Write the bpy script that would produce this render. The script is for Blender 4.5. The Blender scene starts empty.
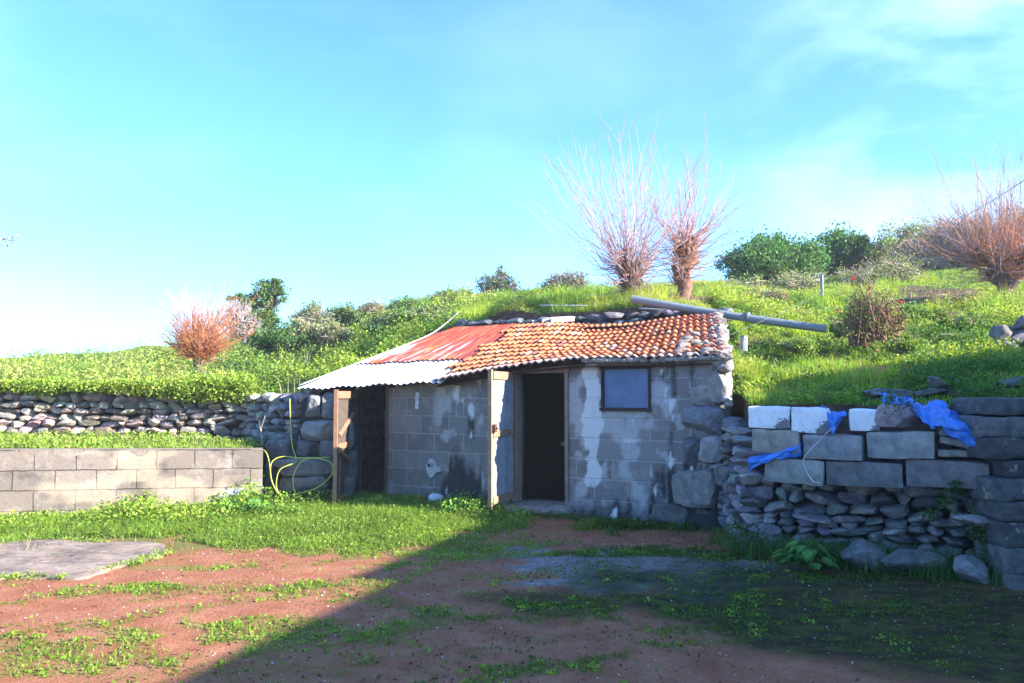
import bpy, bmesh, math, random
import numpy as np
from mathutils import Vector, Matrix

rng = np.random.default_rng(7)
random.seed(7)
S = bpy.context.scene
COL = S.collection
R = math.radians
# ------------------------------------------------------------------ camera
CAMH, PITCH, FOC = 1.55, R(3.7), 826.0
def P(px, py, d):
    u = (px-512)/FOC; v = -(py-341.5)/FOC
    y = math.cos(PITCH)-v*math.sin(PITCH); z = math.sin(PITCH)+v*math.cos(PITCH)
    t = d/y
    return np.array([u*t, d, CAMH+z*t])
def proj(p):
    p = np.atleast_2d(p); x = p[:, 0]; y = p[:, 1]; z = p[:, 2]-CAMH
    f = y*math.cos(PITCH)+z*math.sin(PITCH); w = -y*math.sin(PITCH)+z*math.cos(PITCH)
    f = np.maximum(f, .05)
    return 512+FOC*x/f, 341.5-FOC*w/f
cam = bpy.data.cameras.new('camera'); cam.sensor_width = 36; cam.lens = FOC/1024*36
cam.clip_end = 2000; cam.clip_start = .05
camo = bpy.data.objects.new('camera', cam); COL.objects.link(camo)
camo.location = (0, 0, CAMH); camo.rotation_euler = (R(90)+PITCH, 0, 0); S.camera = camo
# ------------------------------------------------------------------ light
SUN_AZ = np.array([.9302, -.3671]); SUN_EL = R(24)
sd = Vector((SUN_AZ[0]*math.cos(SUN_EL), SUN_AZ[1]*math.cos(SUN_EL), math.sin(SUN_EL)))
sl = bpy.data.lights.new('sun', 'SUN'); sl.energy = 5.0; sl.angle = R(.5); sl.color = (1, .93, .82)
so = bpy.data.objects.new('sun', sl); COL.objects.link(so)
so.rotation_euler = sd.to_track_quat('Z', 'Y').to_euler()
w = bpy.data.worlds.new('World'); S.world = w; w.use_nodes = True
nt = w.node_tree; nt.nodes.clear()
def N(t, kind, **kw):
    n = t.nodes.new(kind)
    for k, v in kw.items():
        if k.startswith('_'): setattr(n, k[1:], v)
        else: n.inputs[k.replace('0x', '')].default_value = v
    return n
sky = N(nt, 'ShaderNodeTexSky', _sky_type='NISHITA'); sky.sun_disc = False
sky.sun_elevation = SUN_EL; sky.sun_rotation = math.atan2(SUN_AZ[0], SUN_AZ[1])
sky.air_density = 1.0; sky.dust_density = .6; sky.ozone_density = 1.6; sky.altitude = 500
tint = N(nt, 'ShaderNodeMix', _data_type='RGBA', _blend_type='MULTIPLY'); tint.inputs[0].default_value = 1
tint.inputs[7].default_value = (.385, .725, 1.15, 1)
nt.links.new(sky.outputs[0], tint.inputs[6])
tc = N(nt, 'ShaderNodeTexCoord')
mp = N(nt, 'ShaderNodeMapping'); mp.inputs['Scale'].default_value = (1.2, 1.2, 3.2); mp.inputs['Location'].default_value = (3.1, .4, 0.2)
nt.links.new(tc.outputs['Generated'], mp.inputs[0])
cn = N(nt, 'ShaderNodeTexNoise'); cn.inputs['Scale'].default_value = 2.2; cn.inputs['Detail'].default_value = 7; cn.inputs['Roughness'].default_value = .55
cn.inputs['Distortion'].default_value = .3
nt.links.new(mp.outputs[0], cn.inputs['Vector'])
cr = N(nt, 'ShaderNodeMapRange'); cr.inputs[1].default_value = .42; cr.inputs[2].default_value = .85
nt.links.new(cn.outputs[0], cr.inputs[0])
# direction mask: haze and thin cloud bank towards the right horizon
dt = N(nt, 'ShaderNodeVectorMath', _operation='DOT_PRODUCT')
cd = Vector((.62, .85, .33)).normalized(); dt.inputs[1].default_value = cd
nt.links.new(tc.outputs['Generated'], dt.inputs[0])
dm = N(nt, 'ShaderNodeMapRange', _interpolation_type='SMOOTHSTEP'); dm.inputs[1].default_value = .93; dm.inputs[2].default_value = 1.0
nt.links.new(dt.outputs['Value'], dm.inputs[0])
mu = N(nt, 'ShaderNodeMath', _operation='MULTIPLY')
nt.links.new(cr.outputs[0], mu.inputs[0])
ad = N(nt, 'ShaderNodeMath', _operation='MULTIPLY_ADD'); ad.inputs[1].default_value = .62; ad.inputs[2].default_value = .10
nt.links.new(dm.outputs[0], ad.inputs[0]); nt.links.new(ad.outputs[0], mu.inputs[1])
cm = N(nt, 'ShaderNodeMix', _data_type='RGBA'); cm.inputs[7].default_value = (5.6, 7.2, 8.0, 1)
nt.links.new(mu.outputs[0], cm.inputs[0]); nt.links.new(tint.outputs[2], cm.inputs[6])
bg = N(nt, 'ShaderNodeBackground', Strength=.126)
nt.links.new(cm.outputs[2], bg.inputs[0])
wo = N(nt, 'ShaderNodeOutputWorld'); nt.links.new(bg.outputs[0], wo.inputs[0])
S.view_settings.view_transform = 'Standard'; S.view_settings.look = 'None'
S.view_settings.gamma = 1; S.view_settings.use_curve_mapping = False
S.view_settings.exposure = 1.9
# ------------------------------------------------------------------ numpy noise
_T = np.random.default_rng(3).random((64, 64, 64))
def vnoise(x, y, z=0):
    x, y, z = np.broadcast_arrays(np.asarray(x, float), np.asarray(y, float), np.asarray(z, float))
    xi, yi, zi = np.floor(x).astype(int), np.floor(y).astype(int), np.floor(z).astype(int)
    fx, fy, fz = x-xi, y-yi, z-zi
    fx, fy, fz = [f*f*(3-2*f) for f in (fx, fy, fz)]
    g = lambda a, b, c: _T[(xi+a) & 63, (yi+b) & 63, (zi+c) & 63]
    l = lambda a, b, t: a+(b-a)*t
    return l(l(l(g(0,0,0), g(1,0,0), fx), l(g(0,1,0), g(1,1,0), fx), fy), l(l(g(0,0,1), g(1,0,1), fx), l(g(0,1,1), g(1,1,1), fx), fy), fz)
def fbm(x, y, z=0, o=4):
    s = 0; a = .5; f = 1
    for i in range(o):
        s = s+a*vnoise(np.asarray(x)*f+17.3*i, np.asarray(y)*f+5.1*i, np.asarray(z)*f+i*3.7); a *= .5; f *= 2.03
    return s/(1-.5**o)
def sstep(a, b, x):
    t = np.clip((x-a)/(b-a), 0, 1); return t*t*(3-2*t)
# ------------------------------------------------------------------ mesh builder
class MB:
    def __init__(s): s.V = []; s.F = []; s.C = []; s.U = []; s.n = 0
    def add(s, v, f, c=(.5, .5, .5), uv=None):
        v = np.asarray(v, float).reshape(-1, 3)
        s.V.append(v)
        for ff in (f if isinstance(f, tuple) else (f,)):
            ff = np.asarray(ff, int)
            if ff.size: s.F.append(ff+s.n)
        c = np.asarray(c, float)
        s.C.append(np.broadcast_to(c, (len(v), 3)) if c.ndim == 1 else c)
        s.U.append(np.zeros((len(v), 2)) if uv is None else np.asarray(uv, float))
        s.n += len(v); return s
    def build(s, name, m, parent=None, smooth=False, loc=None):
        me = bpy.data.meshes.new(name)
        V = np.concatenate(s.V); nf = sum(len(f) for f in s.F)
        if loc is not None: V = V-np.asarray(loc)
        loops = np.concatenate([f.ravel() for f in s.F])
        lt = np.concatenate([np.full(len(f), f.shape[1]) for f in s.F])
        ls = np.concatenate([[0], np.cumsum(lt)[:-1]])
        me.vertices.add(len(V)); me.vertices.foreach_set('co', V.ravel())
        me.loops.add(len(loops)); me.loops.foreach_set('vertex_index', loops)
        me.polygons.add(nf); me.polygons.foreach_set('loop_start', ls); me.polygons.foreach_set('loop_total', lt)
        me.update(calc_edges=True)
        C = np.ones((len(V), 4)); C[:, :3] = np.concatenate(s.C)
        a = me.color_attributes.new('Col', 'FLOAT_COLOR', 'POINT'); a.data.foreach_set('color', C.ravel())
        uv = me.uv_layers.new(name='UVMap'); uv.data.foreach_set('uv', np.concatenate(s.U)[loops].ravel())
        me.polygons.foreach_set('use_smooth', np.full(nf, smooth)); me.validate()
        me.materials.append(m)
        o = bpy.data.objects.new(name, me); COL.objects.link(o)
        if parent is not None: o.parent = parent
        if loc is not None and parent is None: o.location = Vector([float(t) for t in loc])
        return o
def tag(o, label=None, cat=None, group=None, kind=None):
    if label: o['label'] = label
    if cat: o['category'] = cat
    if group: o['group'] = group
    if kind: o['kind'] = kind
    return o
def thing(name, label, cat, group=None):
    o = bpy.data.objects.new(name, None); COL.objects.link(o); o.empty_display_size = .2
    return tag(o, label, cat, group)
BOXF = np.array([[0,3,2,1],[4,5,6,7],[0,1,5,4],[1,2,6,5],[2,3,7,6],[3,0,4,7]])
def hexa(mb, pts, c=(.5, .5, .5)):          # 8 corners: bottom ring, top ring
    mb.add(pts, BOXF, c); return mb
def box(mb, x0, x1, y0, y1, z0, z1, c=(.5, .5, .5), M=None):
    v = np.array([[x0,y0,z0],[x1,y0,z0],[x1,y1,z0],[x0,y1,z0],[x0,y0,z1],[x1,y0,z1],[x1,y1,z1],[x0,y1,z1]], float)
    if M is not None: v = M(v)
    return hexa(mb, v, c)
def tube(mb, pts, r, n=6, c=(.5, .5, .5), cap=True):
    pts = np.asarray(pts, float); k = len(pts); r = np.broadcast_to(np.asarray(r, float), (k,))
    t = np.gradient(pts, axis=0); t /= np.linalg.norm(t, axis=1)[:, None]+1e-9
    ref = np.array([0, 0, 1.]) if abs(t[0, 2]) < .9 else np.array([1., 0, 0])
    a = np.cross(t, ref); a /= np.linalg.norm(a, axis=1)[:, None]+1e-9; b = np.cross(t, a)
    th = np.arange(n)/n*2*math.pi
    V = pts[:, None]+r[:, None, None]*(np.cos(th)[None, :, None]*a[:, None]+np.sin(th)[None, :, None]*b[:, None])
    i = np.arange(k-1)[:, None]*n; j = np.arange(n)[None]; j2 = (j+1) % n
    F = np.stack([i+j, i+j2, i+n+j2, i+n+j], -1).reshape(-1, 4)
    if cap and n >= 3:
        mb.add(V.reshape(-1, 3), (F, np.arange(n)[None, ::-1], ((k-1)*n+np.arange(n))[None]), c)
    else: mb.add(V.reshape(-1, 3), F, c)
    return mb
def spline(pts, m=8):
    pts = np.asarray(pts, float); out = []
    q = np.vstack([2*pts[0]-pts[1], pts, 2*pts[-1]-pts[-2]])
    for i in range(1, len(q)-2):
        t = np.linspace(0, 1, m, endpoint=False)[:, None]
        a, b, c, d = q[i-1], q[i], q[i+1], q[i+2]
        out.append(.5*(2*b+(c-a)*t+(2*a-5*b+4*c-d)*t**2+(3*b-a-3*c+d)*t**3))
    return np.vstack(out+[pts[-1:]])
def ico(sub):
    bm = bmesh.new(); bmesh.ops.create_icosphere(bm, subdivisions=sub, radius=1)
    v = np.array([x.co[:] for x in bm.verts]); f = np.array([[q.index for q in p.verts] for p in bm.faces]); bm.free(); return v, f
ICO2, ICO3 = ico(2), ico(3)
def stone(mb, c, size, M=None, tone=(.3, .3, .3), hi=True, p=4.2, cuts=11):
    v, f = ICO3 if hi else ICO2
    v = v/((np.abs(v)**p).sum(1)**(1/p))[:, None]
    for _ in range(cuts):
        n = rng.normal(size=3); n /= np.linalg.norm(n); h = rng.uniform(.68, .98)
        d = v@n; v = v-np.maximum(d-h, 0)[:, None]*n
    o = rng.uniform(0, 50, 3)
    nz = fbm(v[:, 0]*1.6+o[0], v[:, 1]*1.6+o[1], v[:, 2]*1.6+o[2], 3)
    v = v*(1+.26*(nz-.5))[:, None]
    a = rng.normal(0, .07, 3)
    Rm = np.array(Matrix.Rotation(a[0], 3, 'X')@Matrix.Rotation(a[1], 3, 'Y')@Matrix.Rotation(a[2], 3, 'Z'))
    v = (v*np.asarray(size)/2)@Rm.T
    if M is not None: v = v@M.T
    mb.add(v+np.asarray(c), f, tone)
# ------------------------------------------------------------------ materials
def newmat(name, rough=.85, spec=.3):
    m = bpy.data.materials.new(name); m.use_nodes = True; t = m.node_tree
    b = t.nodes['Principled BSDF']; b.inputs['Roughness'].default_value = rough; b.inputs['Specular IOR Level'].default_value = spec
    return m, t, b
def mixc(t, a, b, fac, mode='MIX'):
    n = N(t, 'ShaderNodeMix', _data_type='RGBA', _blend_type=mode)
    for s, x in ((0, fac), (6, a), (7, b)):
        if hasattr(x, 'links') or isinstance(x, bpy.types.NodeSocket): t.links.new(x, n.inputs[s])
        elif s == 0: n.inputs[0].default_value = x
        else: n.inputs[s].default_value = (*x, 1)
    return n.outputs[2]
def noise(t, scale, detail=5, rough=.6, vec=None, stretch=None):
    n = N(t, 'ShaderNodeTexNoise'); n.inputs['Scale'].default_value = scale; n.inputs['Detail'].default_value = detail; n.inputs['Roughness'].default_value = rough
    if vec is None:
        g = N(t, 'ShaderNodeTexCoord'); vec = g.outputs['Object']
    if stretch:
        q = N(t, 'ShaderNodeMapping'); q.inputs['Scale'].default_value = stretch; t.links.new(vec, q.inputs[0]); vec = q.outputs[0]
    t.links.new(vec, n.inputs['Vector']); return n.outputs[0]
def ramp(t, x, a, b, lo=0., hi=1.):
    n = N(t, 'ShaderNodeMapRange'); n.inputs[1].default_value = a; n.inputs[2].default_value = b; n.inputs[3].default_value = lo; n.inputs[4].default_value = hi
    t.links.new(x, n.inputs[0]); return n.outputs[0]
def bump(t, b, h, strength=.5, dist=.02, prev=None):
    n = N(t, 'ShaderNodeBump'); n.inputs['Strength'].default_value = strength; n.inputs['Distance'].default_value = dist
    t.links.new(h, n.inputs['Height'])
    if prev is not None: t.links.new(prev.outputs[0], n.inputs['Normal'])
    t.links.new(n.outputs[0], b.inputs['Normal']); return n
def attr(t, name='Col'):
    n = N(t, 'ShaderNodeAttribute'); n.attribute_name = name; return n
def m_col(name, rough=.9, scale=14, amt=.5, bs=.5, bd=.012, spec=.25, lichen=0.):
    m, t, b = newmat(name, rough, spec); a = attr(t)
    n1 = noise(t, scale, 6, .7); k = ramp(t, n1, .3, .72, 1-amt, 1+amt*.8)
    c = mixc(t, a.outputs['Color'], (1, 1, 1), 0.0)
    v = N(t, 'ShaderNodeVectorMath', _operation='SCALE'); t.links.new(c, v.inputs[0]); t.links.new(k, v.inputs['Scale']); c = v.outputs[0]
    if lichen:
        n3 = noise(t, 9, 4, .7); c = mixc(t, c, (.42, .42, .36), ramp(t, n3, .6, .68, 0, lichen))
    t.links.new(c, b.inputs['Base Color'])
    bump(t, b, noise(t, scale*3, 6, .75), bs, bd); return m
def m_leaf(name, trans=.35):
    m, t, b = newmat(name, .55, .35); a = attr(t)
    t.links.new(a.outputs['Color'], b.inputs['Base Color'])
    tr = N(t, 'ShaderNodeBsdfTranslucent'); v = mixc(t, a.outputs['Color'], (1.3, 1.25, .5), 1., 'MULTIPLY'); t.links.new(v, tr.inputs[0])
    mx = N(t, 'ShaderNodeMixShader'); mx.inputs[0].default_value = trans
    t.links.new(b.outputs[0], mx.inputs[1]); t.links.new(tr.outputs[0], mx.inputs[2])
    t.links.new(mx.outputs[0], t.nodes['Material Output'].inputs[0]); return m
M_STONE = m_col('basalt_stone', .9, 12, .5, .6, .02, lichen=.55)
M_BLOCKC = m_col('concrete_block', .95, 7, .45, .8, .012, lichen=.25)
M_TILE = m_col('clay_tile', .8, 18, .35, .4, .01)
M_WOOD = m_col('weathered_wood', .8, 9, .35, .4, .006)
M_BARK = m_col('bark', .95, 16, .5, .7, .02)
M_TWIG = m_col('twig', .7, 5, .2, .1, .002)
M_LEAF = m_leaf('leaf'); M_GRASS = m_leaf('grass_blade', .45)
M_PLAST = m_col('plain_paint', .6, 8, .12, .15, .003)
M_EARTH = m_col('earth', 1., 8, .4, .8, .03)
M_HOSE = m_col('hose_plastic', .35, 3, .1, .05, .001, spec=.5)
M_DARK = m_col('interior', 1., 5, .3, .3, .01)
# tarp
mt_, t, b = newmat('blue_tarpaulin', .42, .5); t.links.new(mixc(t, (.03, .15, .55), (.07, .26, .72), ramp(t, noise(t, 6), .35, .65)), b.inputs['Base Color'])
bump(t, b, noise(t, 22, 5, .6), .5, .01); M_TARP = mt_
# corrugated sheet : rust over zinc (UV = metres along eave, metres up slope)
M_SHEET, t, b = newmat('corrugated_sheet', .5, .4)
uvn = N(t, 'ShaderNodeUVMap'); sx = N(t, 'ShaderNodeSeparateXYZ'); t.links.new(uvn.outputs[0], sx.inputs[0])
a = attr(t); sc = N(t, 'ShaderNodeSeparateColor'); t.links.new(a.outputs[0], sc.inputs[0])
nn = noise(t, 1.6, 6, .65, uvn.outputs[0], (7.5, .45, 1)); n2 = noise(t, 5, 6, .7, uvn.outputs[0])
ad = N(t, 'ShaderNodeMath', _operation='ADD'); t.links.new(sc.outputs[0], ad.inputs[0]); t.links.new(ramp(t, nn, .2, .8, -.30, .30), ad.inputs[1])
rust = mixc(t, (.36, .060, .030), (.20, .035, .025), ramp(t, n2, .35, .65))
rust = mixc(t, rust, (.50, .15, .05), ramp(t, noise(t, 2.2, 5, .6, uvn.outputs[0], (3, .6, 1)), .5, .7))
t.links.new(mixc(t, mixc(t, (.66, .68, .72), (.8, .8, .82), ramp(t, nn, .4, .6)), rust, ramp(t, ad.outputs[0], .40, .58)), b.inputs['Base Color'])
bump(t, b, n2, .2, .004)
# facade: blocks, plaster, stains (UV metres; Col.r plaster, Col.g dark stain, Col.b whitewash)
def m_facade(name, base, mort, bw=.5, bh=.25, pl=(.42, .43, .44), off=.5, msize=.014):
    m, t, b = newmat(name, .95, .2)
    u = N(t, 'ShaderNodeUVMap'); nz = N(t, 'ShaderNodeTexNoise'); nz.inputs['Scale'].default_value = 7; t.links.new(u.outputs[0], nz.inputs['Vector'])
    vs = N(t, 'ShaderNodeVectorMath', _operation='MULTIPLY_ADD'); t.links.new(nz.outputs['Color'], vs.inputs[0]); vs.inputs[1].default_value = (.03, .03, 0); t.links.new(u.outputs[0], vs.inputs[2])
    br = N(t, 'ShaderNodeTexBrick'); t.links.new(vs.outputs[0], br.inputs['Vector'])
    br.offset = off; br.inputs['Scale'].default_value = 1; br.inputs['Brick Width'].default_value = bw; br.inputs['Row Height'].default_value = bh
    br.inputs['Mortar Size'].default_value = msize; br.inputs['Mortar Smooth'].default_value = .4; br.inputs['Bias'].default_value = 0
    br.inputs['Color1'].default_value = (*[x*.82 for x in base], 1); br.inputs['Color2'].default_value = (*[x*1.2 for x in base], 1); br.inputs['Mortar'].default_value = (*mort, 1)
    a = attr(t); sc = N(t, 'ShaderNodeSeparateColor'); t.links.new(a.outputs[0], sc.inputs[0])
    c = mixc(t, br.outputs['Color'], (1.0, .92, .8), ramp(t, noise(t, 3, 6, .7, u.outputs[0]), .5, .75, 0, .22))
    c = mixc(t, c, [x*.45 for x in base], ramp(t, noise(t, 26, 5, .8, u.outputs[0]), .52, .75, 0, .75))
    bk = noise(t, 16, 7, .8, u.outputs[0])
    def brk(i, lo, hi):
        a_ = N(t, 'ShaderNodeMath', _operation='MULTIPLY_ADD'); t.links.new(bk, a_.inputs[0]); a_.inputs[1].default_value = 1.3; t.links.new(sc.outputs[i], a_.inputs[2]); return ramp(t, a_.outputs[0], lo, hi, 0, 1)
    c = mixc(t, c, pl, brk(0, .85, 1.5)); c = mixc(t, c, (.045, .045, .047), brk(1, .72, 1.3))
    c = mixc(t, c, (.60, .62, .62), brk(2, .95, 1.3))
    t.links.new(c, b.inputs['Base Color'])
    b1 = bump(t, b, br.outputs['Fac'], .8, -.012); b1.invert = False
    bump(t, b, noise(t, 32, 6, .75, u.outputs[0]), .6, .012, b1); return m
M_FACADE = m_facade('block_masonry', (.195, .192, .19), (.31, .305, .295))
M_BWALL = m_facade('garden_block_masonry', (.205, .168, .142), (.07, .055, .045), .46, .245, (.42, .33, .24), .5, .008)
# ground : Col.r grass, Col.g concrete/grey, Col.b moss plus darkening painted in for shade
M_GROUND, t, b = newmat('yard_soil', 1., .15)
a = attr(t); sc = N(t, 'ShaderNodeSeparateColor'); t.links.new(a.outputs[0], sc.inputs[0])
n1 = noise(t, 3.0, 6, .7); n2 = noise(t, 40, 4, .7); n3 = noise(t, 130, 2, .6)
c = mixc(t, (.30, .10, .048), (.43, .19, .105), ramp(t, n1, .35, .7)); c = mixc(t, c, (.09, .04, .03), ramp(t, n2, .53, .72, 0, .8))
c = mixc(t, c, (.55, .38, .3), ramp(t, n3, .62, .72, 0, .6))
c = mixc(t, c, mixc(t, (.17, .16, .155), (.34, .33, .32), ramp(t, noise(t, 9, 6, .7), .4, .7)), sc.outputs[1])
c = mixc(t, c, mixc(t, (.045, .09, .015), (.12, .20, .03), ramp(t, n2, .4, .6)), sc.outputs[0])
c = mixc(t, c, mixc(t, (.022, .026, .010), (.075, .085, .012), ramp(t, noise(t, 5, 7, .75, None, (1, 1.3, 1)), .45, .62)), sc.outputs[2])  # extra dark moss tint, deepening the yard's shade in the colour
t.links.new(c, b.inputs['Base Color'])
bb = bump(t, b, n2, .7, .02); bump(t, b, n3, .5, .008, bb)
M_HILL, t, b = newmat('hill_soil', 1., .15); a = attr(t)
c = mixc(t, (.04, .075, .015), (.11, .15, .035), ramp(t, noise(t, 2.5, 6, .7), .35, .65)); 
sc = N(t, 'ShaderNodeSeparateColor'); t.links.new(a.outputs[0], sc.inputs[0])
c = mixc(t, c, mixc(t, (.17, .10, .07), (.08, .05, .04), ramp(t, noise(t, 9, 5, .7), .4, .6)), sc.outputs[0])
t.links.new(c, b.inputs['Base Color']); bump(t, b, noise(t, 14, 5, .7), .8, .06)
M_PANE, t, b = newmat('sky_blue_pane', .35, .4); t.links.new(mixc(t, (.05, .12, .24), (.085, .17, .31), ramp(t, noise(t, 4, 5), .4, .65)), b.inputs['Base Color'])  # sky reflection painted in as a mottled blue base colour

# ------------------------------------------------------------------ yard ground
def axis(segs):
    out = [segs[0][0]]
    for a0, b0, st in segs:
        n = max(1, int(round((b0-a0)/st))); out += list(a0+(b0-a0)*np.arange(1, n+1)/n)
    return np.array(out)
def gridf(nx, ny):
    i, j = np.meshgrid(np.arange(nx-1), np.arange(ny-1), indexing='ij'); q = i*ny+j
    return np.stack([q, q+ny, q+ny+1, q+1], -1).reshape(-1, 4)
def blob(X, Y, cx, cy, rx, ry, rot=0):
    c, s = math.cos(rot), math.sin(rot); x = (X-cx)*c+(Y-cy)*s; y = -(X-cx)*s+(Y-cy)*c
    return np.sqrt((x/rx)**2+(y/ry)**2)
def gp(px, py, z=0.):     # yard point seen at a pixel
    u = (px-512)/FOC; v = -(py-341.5)/FOC
    y = math.cos(PITCH)-v*math.sin(PITCH); zz = math.sin(PITCH)+v*math.cos(PITCH)
    t = (z-CAMH)/zz; return u*t, y*t
def yard_z(X, Y):
    X = np.asarray(X, float); Y = np.asarray(Y, float)
    z = .05*sstep(8.5, 12, Y)+.035*(fbm(X*.7, Y*.7)-.5)+.02*(fbm(X*3, Y*3)-.5)
    z = z+.10*sstep(1.0, .0, blob(X, Y, 3.3, 8.6, 1.9, 1.3, -.4))
    return z
def cover(X, Y):
    px, py = proj(np.stack([X, Y, yard_z(X, Y)], -1)) if np.ndim(X) == 1 else proj(np.stack([X.ravel(), Y.ravel(), yard_z(X.ravel(), Y.ravel())], -1))
    n = fbm(X*1.1+4, Y*1.1, 0, 5); n2 = fbm(X*3.3+9, Y*3.3, 2, 4); nr = fbm((X*.8+Y*.6)*1.0+31, (Y*.8-X*.6)*1.9, 7, 4)
    # dense band in front of the block wall, fading toward the yard
    front = 8.05+.25*(X+4)-.25*np.abs(X+2.6)*(X > -2.6)+1.0*(n-.5)
    g = sstep(front-.5, front+.35, Y)*(1-sstep(-.9, .3, X-.55*(Y-9.5)))
    for (cx, cy, rx, ry, k) in ((-2.3, 4.9, 2.0, .75, .62), (-2.5, 6.7, .8, .22, .9), (-3.1, 7.6, 1.4, .18, .6), (.2, 7.2, .9, .25, .5), (.75, 6.4, 1.2, .25, .62), (1.7, 6.0, 1.4, .35, .55),
                               (-1.5, 5.2, .9, .4, .6), (1.0, 9.6, 1.6, .2, .7), (2.5, 8.2, .5, .4, .8), (3.7, 7.2, 1.6, .3, .75), (-.7, 8.6, .6, .5, .6), (2.6, 5.3, 1.6, .3, .5), (-.8, 6.6, 1.3, .4, .35), (1.2, 8.2, .5, .15, .9)):
        b_ = blob(X, Y, cx, cy, rx, ry, .0)
        g = np.maximum(g, k*sstep(1.25, .45, b_*.8+(n2-.5)*3.0+(nr-.5)*3.4))
    g = g*sstep(.34, .58, n2+.22*g-.10*sstep(8.6, 7.6, Y)); g = np.maximum(g, .18*sstep(.58, .68, nr)*sstep(9.6, 8.6, Y))
    # old slab area is kept clear
    conc = sstep(1.15, .8, blob(X, Y, 1.35, 7.5, 1.5, .85, -.35)+(n2-.5)*1.6)*.85
    conc = np.maximum(conc, sstep(1.2, .7, blob(X, Y, 1.55, 6.62, .8, .20, -.22)+(n2-.5)*2.2)*.95)
    moss_shade = sstep(1.2, .6, blob(X, Y, 3.6, 5.7, 3.0, 1.7, -.2)+(n-.5)*1.5)*.92  # moss patch, widened to paint in the dark of the shaded corner
    return np.clip(g, 0, 1), np.clip(conc, 0, 1), np.clip(moss_shade, 0, 1)
xs = axis([(-400, -60, 60), (-60, -12, 6), (-12, -7, .5), (-7, 6, .06), (6, 12, .5), (12, 60, 6), (60, 400, 60)])
ys = axis([(-400, -60, 60), (-60, 2, 6), (2, 3.4, .3), (3.4, 9.5, .05), (9.5, 13.5, .12), (13.5, 60, 5), (60, 600, 60)])
X, Y = np.meshgrid(xs, ys, indexing='ij'); Z = yard_z(X, Y)-.6*sstep(13.3, 15, Y)
g, cc, mo = cover(X.ravel(), Y.ravel())
mb = MB(); mb.add(np.stack([X.ravel(), Y.ravel(), Z.ravel()], -1), gridf(len(xs), len(ys)), np.stack([g*.75, cc, mo], -1))
tag(mb.build('ground', M_GROUND, smooth=True), kind='structure')

# ------------------------------------------------------------------ hillside
ctl = []
for px, py, d in [(0,400,13.2),(0,378,20),(0,366,30),(75,400,13.2),(150,400,13.3),(150,376,20),(150,362,28),(235,404,13.3),(250,374,19),(250,356,26),(290,404,12.7),(330,385,13.2),
                  (350,358,18),(350,330,24),(350,318,32),(400,345,15.2),(450,330,15.2),(450,306,22),(450,300,32),(600,309,14.0),(600,300,19),(600,296,30),(700,310,12.9),(720,300,17),(720,290,23),(720,283,32),
                  (735,410,8.6),(735,382,10.2),(732,335,12.5),(790,410,8.3),(850,410,8.1),(850,352,12),(850,305,18),(850,283,25),(850,275,32),(930,410,7.9),(930,345,12),(930,298,17),(930,262,26),(860,268,32),(930,248,34),
                  (1020,372,8.6),(1024,330,12),(1024,290,17),(1024,246,26),(1024,228,34),(520,312,14.6),(1150,350,11),(1150,270,20),(-150,385,16)]:
    ctl.append(P(px, py, d))
ctl = np.array(ctl)
def U(r): return np.where(r > 1e-9, r*r*np.log(r+1e-12), 0)
n_ = len(ctl); K = U(np.hypot(ctl[:, None, 0]-ctl[None, :, 0], ctl[:, None, 1]-ctl[None, :, 1]))+.05*np.eye(n_)
Pm = np.c_[np.ones(n_), ctl[:, :2]]; A_ = np.block([[K, Pm], [Pm.T, np.zeros((3, 3))]]); W_ = np.linalg.solve(A_, np.r_[ctl[:, 2], 0, 0, 0])
def H(X, Y):
    sh = np.shape(X); x = np.clip(np.ravel(X), -19, 20); y = np.clip(np.ravel(Y), 6.5, 33)
    out = np.empty(len(x))
    for i in range(0, len(x), 20000):
        r = np.hypot(x[i:i+20000, None]-ctl[:, 0], y[i:i+20000, None]-ctl[:, 1]); out[i:i+20000] = U(r)@W_[:n_]+W_[n_]+W_[n_+1]*x[i:i+20000]+W_[n_+2]*y[i:i+20000]
    X = np.ravel(X); Y = np.ravel(Y)
    out += .22*(fbm(X*.6, Y*.6, 1)-.5)*sstep(12, 16, Y)+.30*(fbm(X*1.3, Y*.9, 11, 3)-.45)*sstep(13.3, 14.3, Y)*sstep(1, -1, X)+.12*(fbm(X*1.7, Y*1.7, 5)-.5)*sstep(8.3, 10, Y)
    return np.clip(out, .8, 12).reshape(sh)
FR = [(-70,12.6,-62),(-9,13.15,-36),(-5,13.3,-24),(-3.95,13.25,-19),(-3.2,12.65,-13),(-1.2,15.1,-3),(3.3,12.7,9),(2.72,9.75,21),(2.5,8.75,29),(4.5,7.75,38),(6.2,7.0,46),(45,5,62)]
FRa = np.array(FR, float); cum = np.r_[0, np.cumsum(np.hypot(*np.diff(FRa[:, :2], axis=0).T))]
def hill_pt(u, v):       # u arclength, v distance back
    x = np.interp(u, cum, FRa[:, 0]); y = np.interp(u, cum, FRa[:, 1]); a = np.radians(np.interp(u, cum, FRa[:, 2]))
    X = x+np.sin(a)*v; Y = y+np.cos(a)*v; return X, Y
uu = np.unique(np.r_[np.linspace(cum[0], cum[1], 30), np.arange(cum[1], cum[-2], .16), np.linspace(cum[-2], cum[-1], 25), cum])
vv = np.r_[0, np.cumsum(.12*1.035**np.arange(90))]; vv = np.r_[vv, vv[-1]+np.array([8, 20, 40])]
Ug, Vg = np.meshgrid(uu, vv, indexing='ij'); Xh, Yh = hill_pt(Ug, Vg); Zh = H(Xh, Yh)
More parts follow.
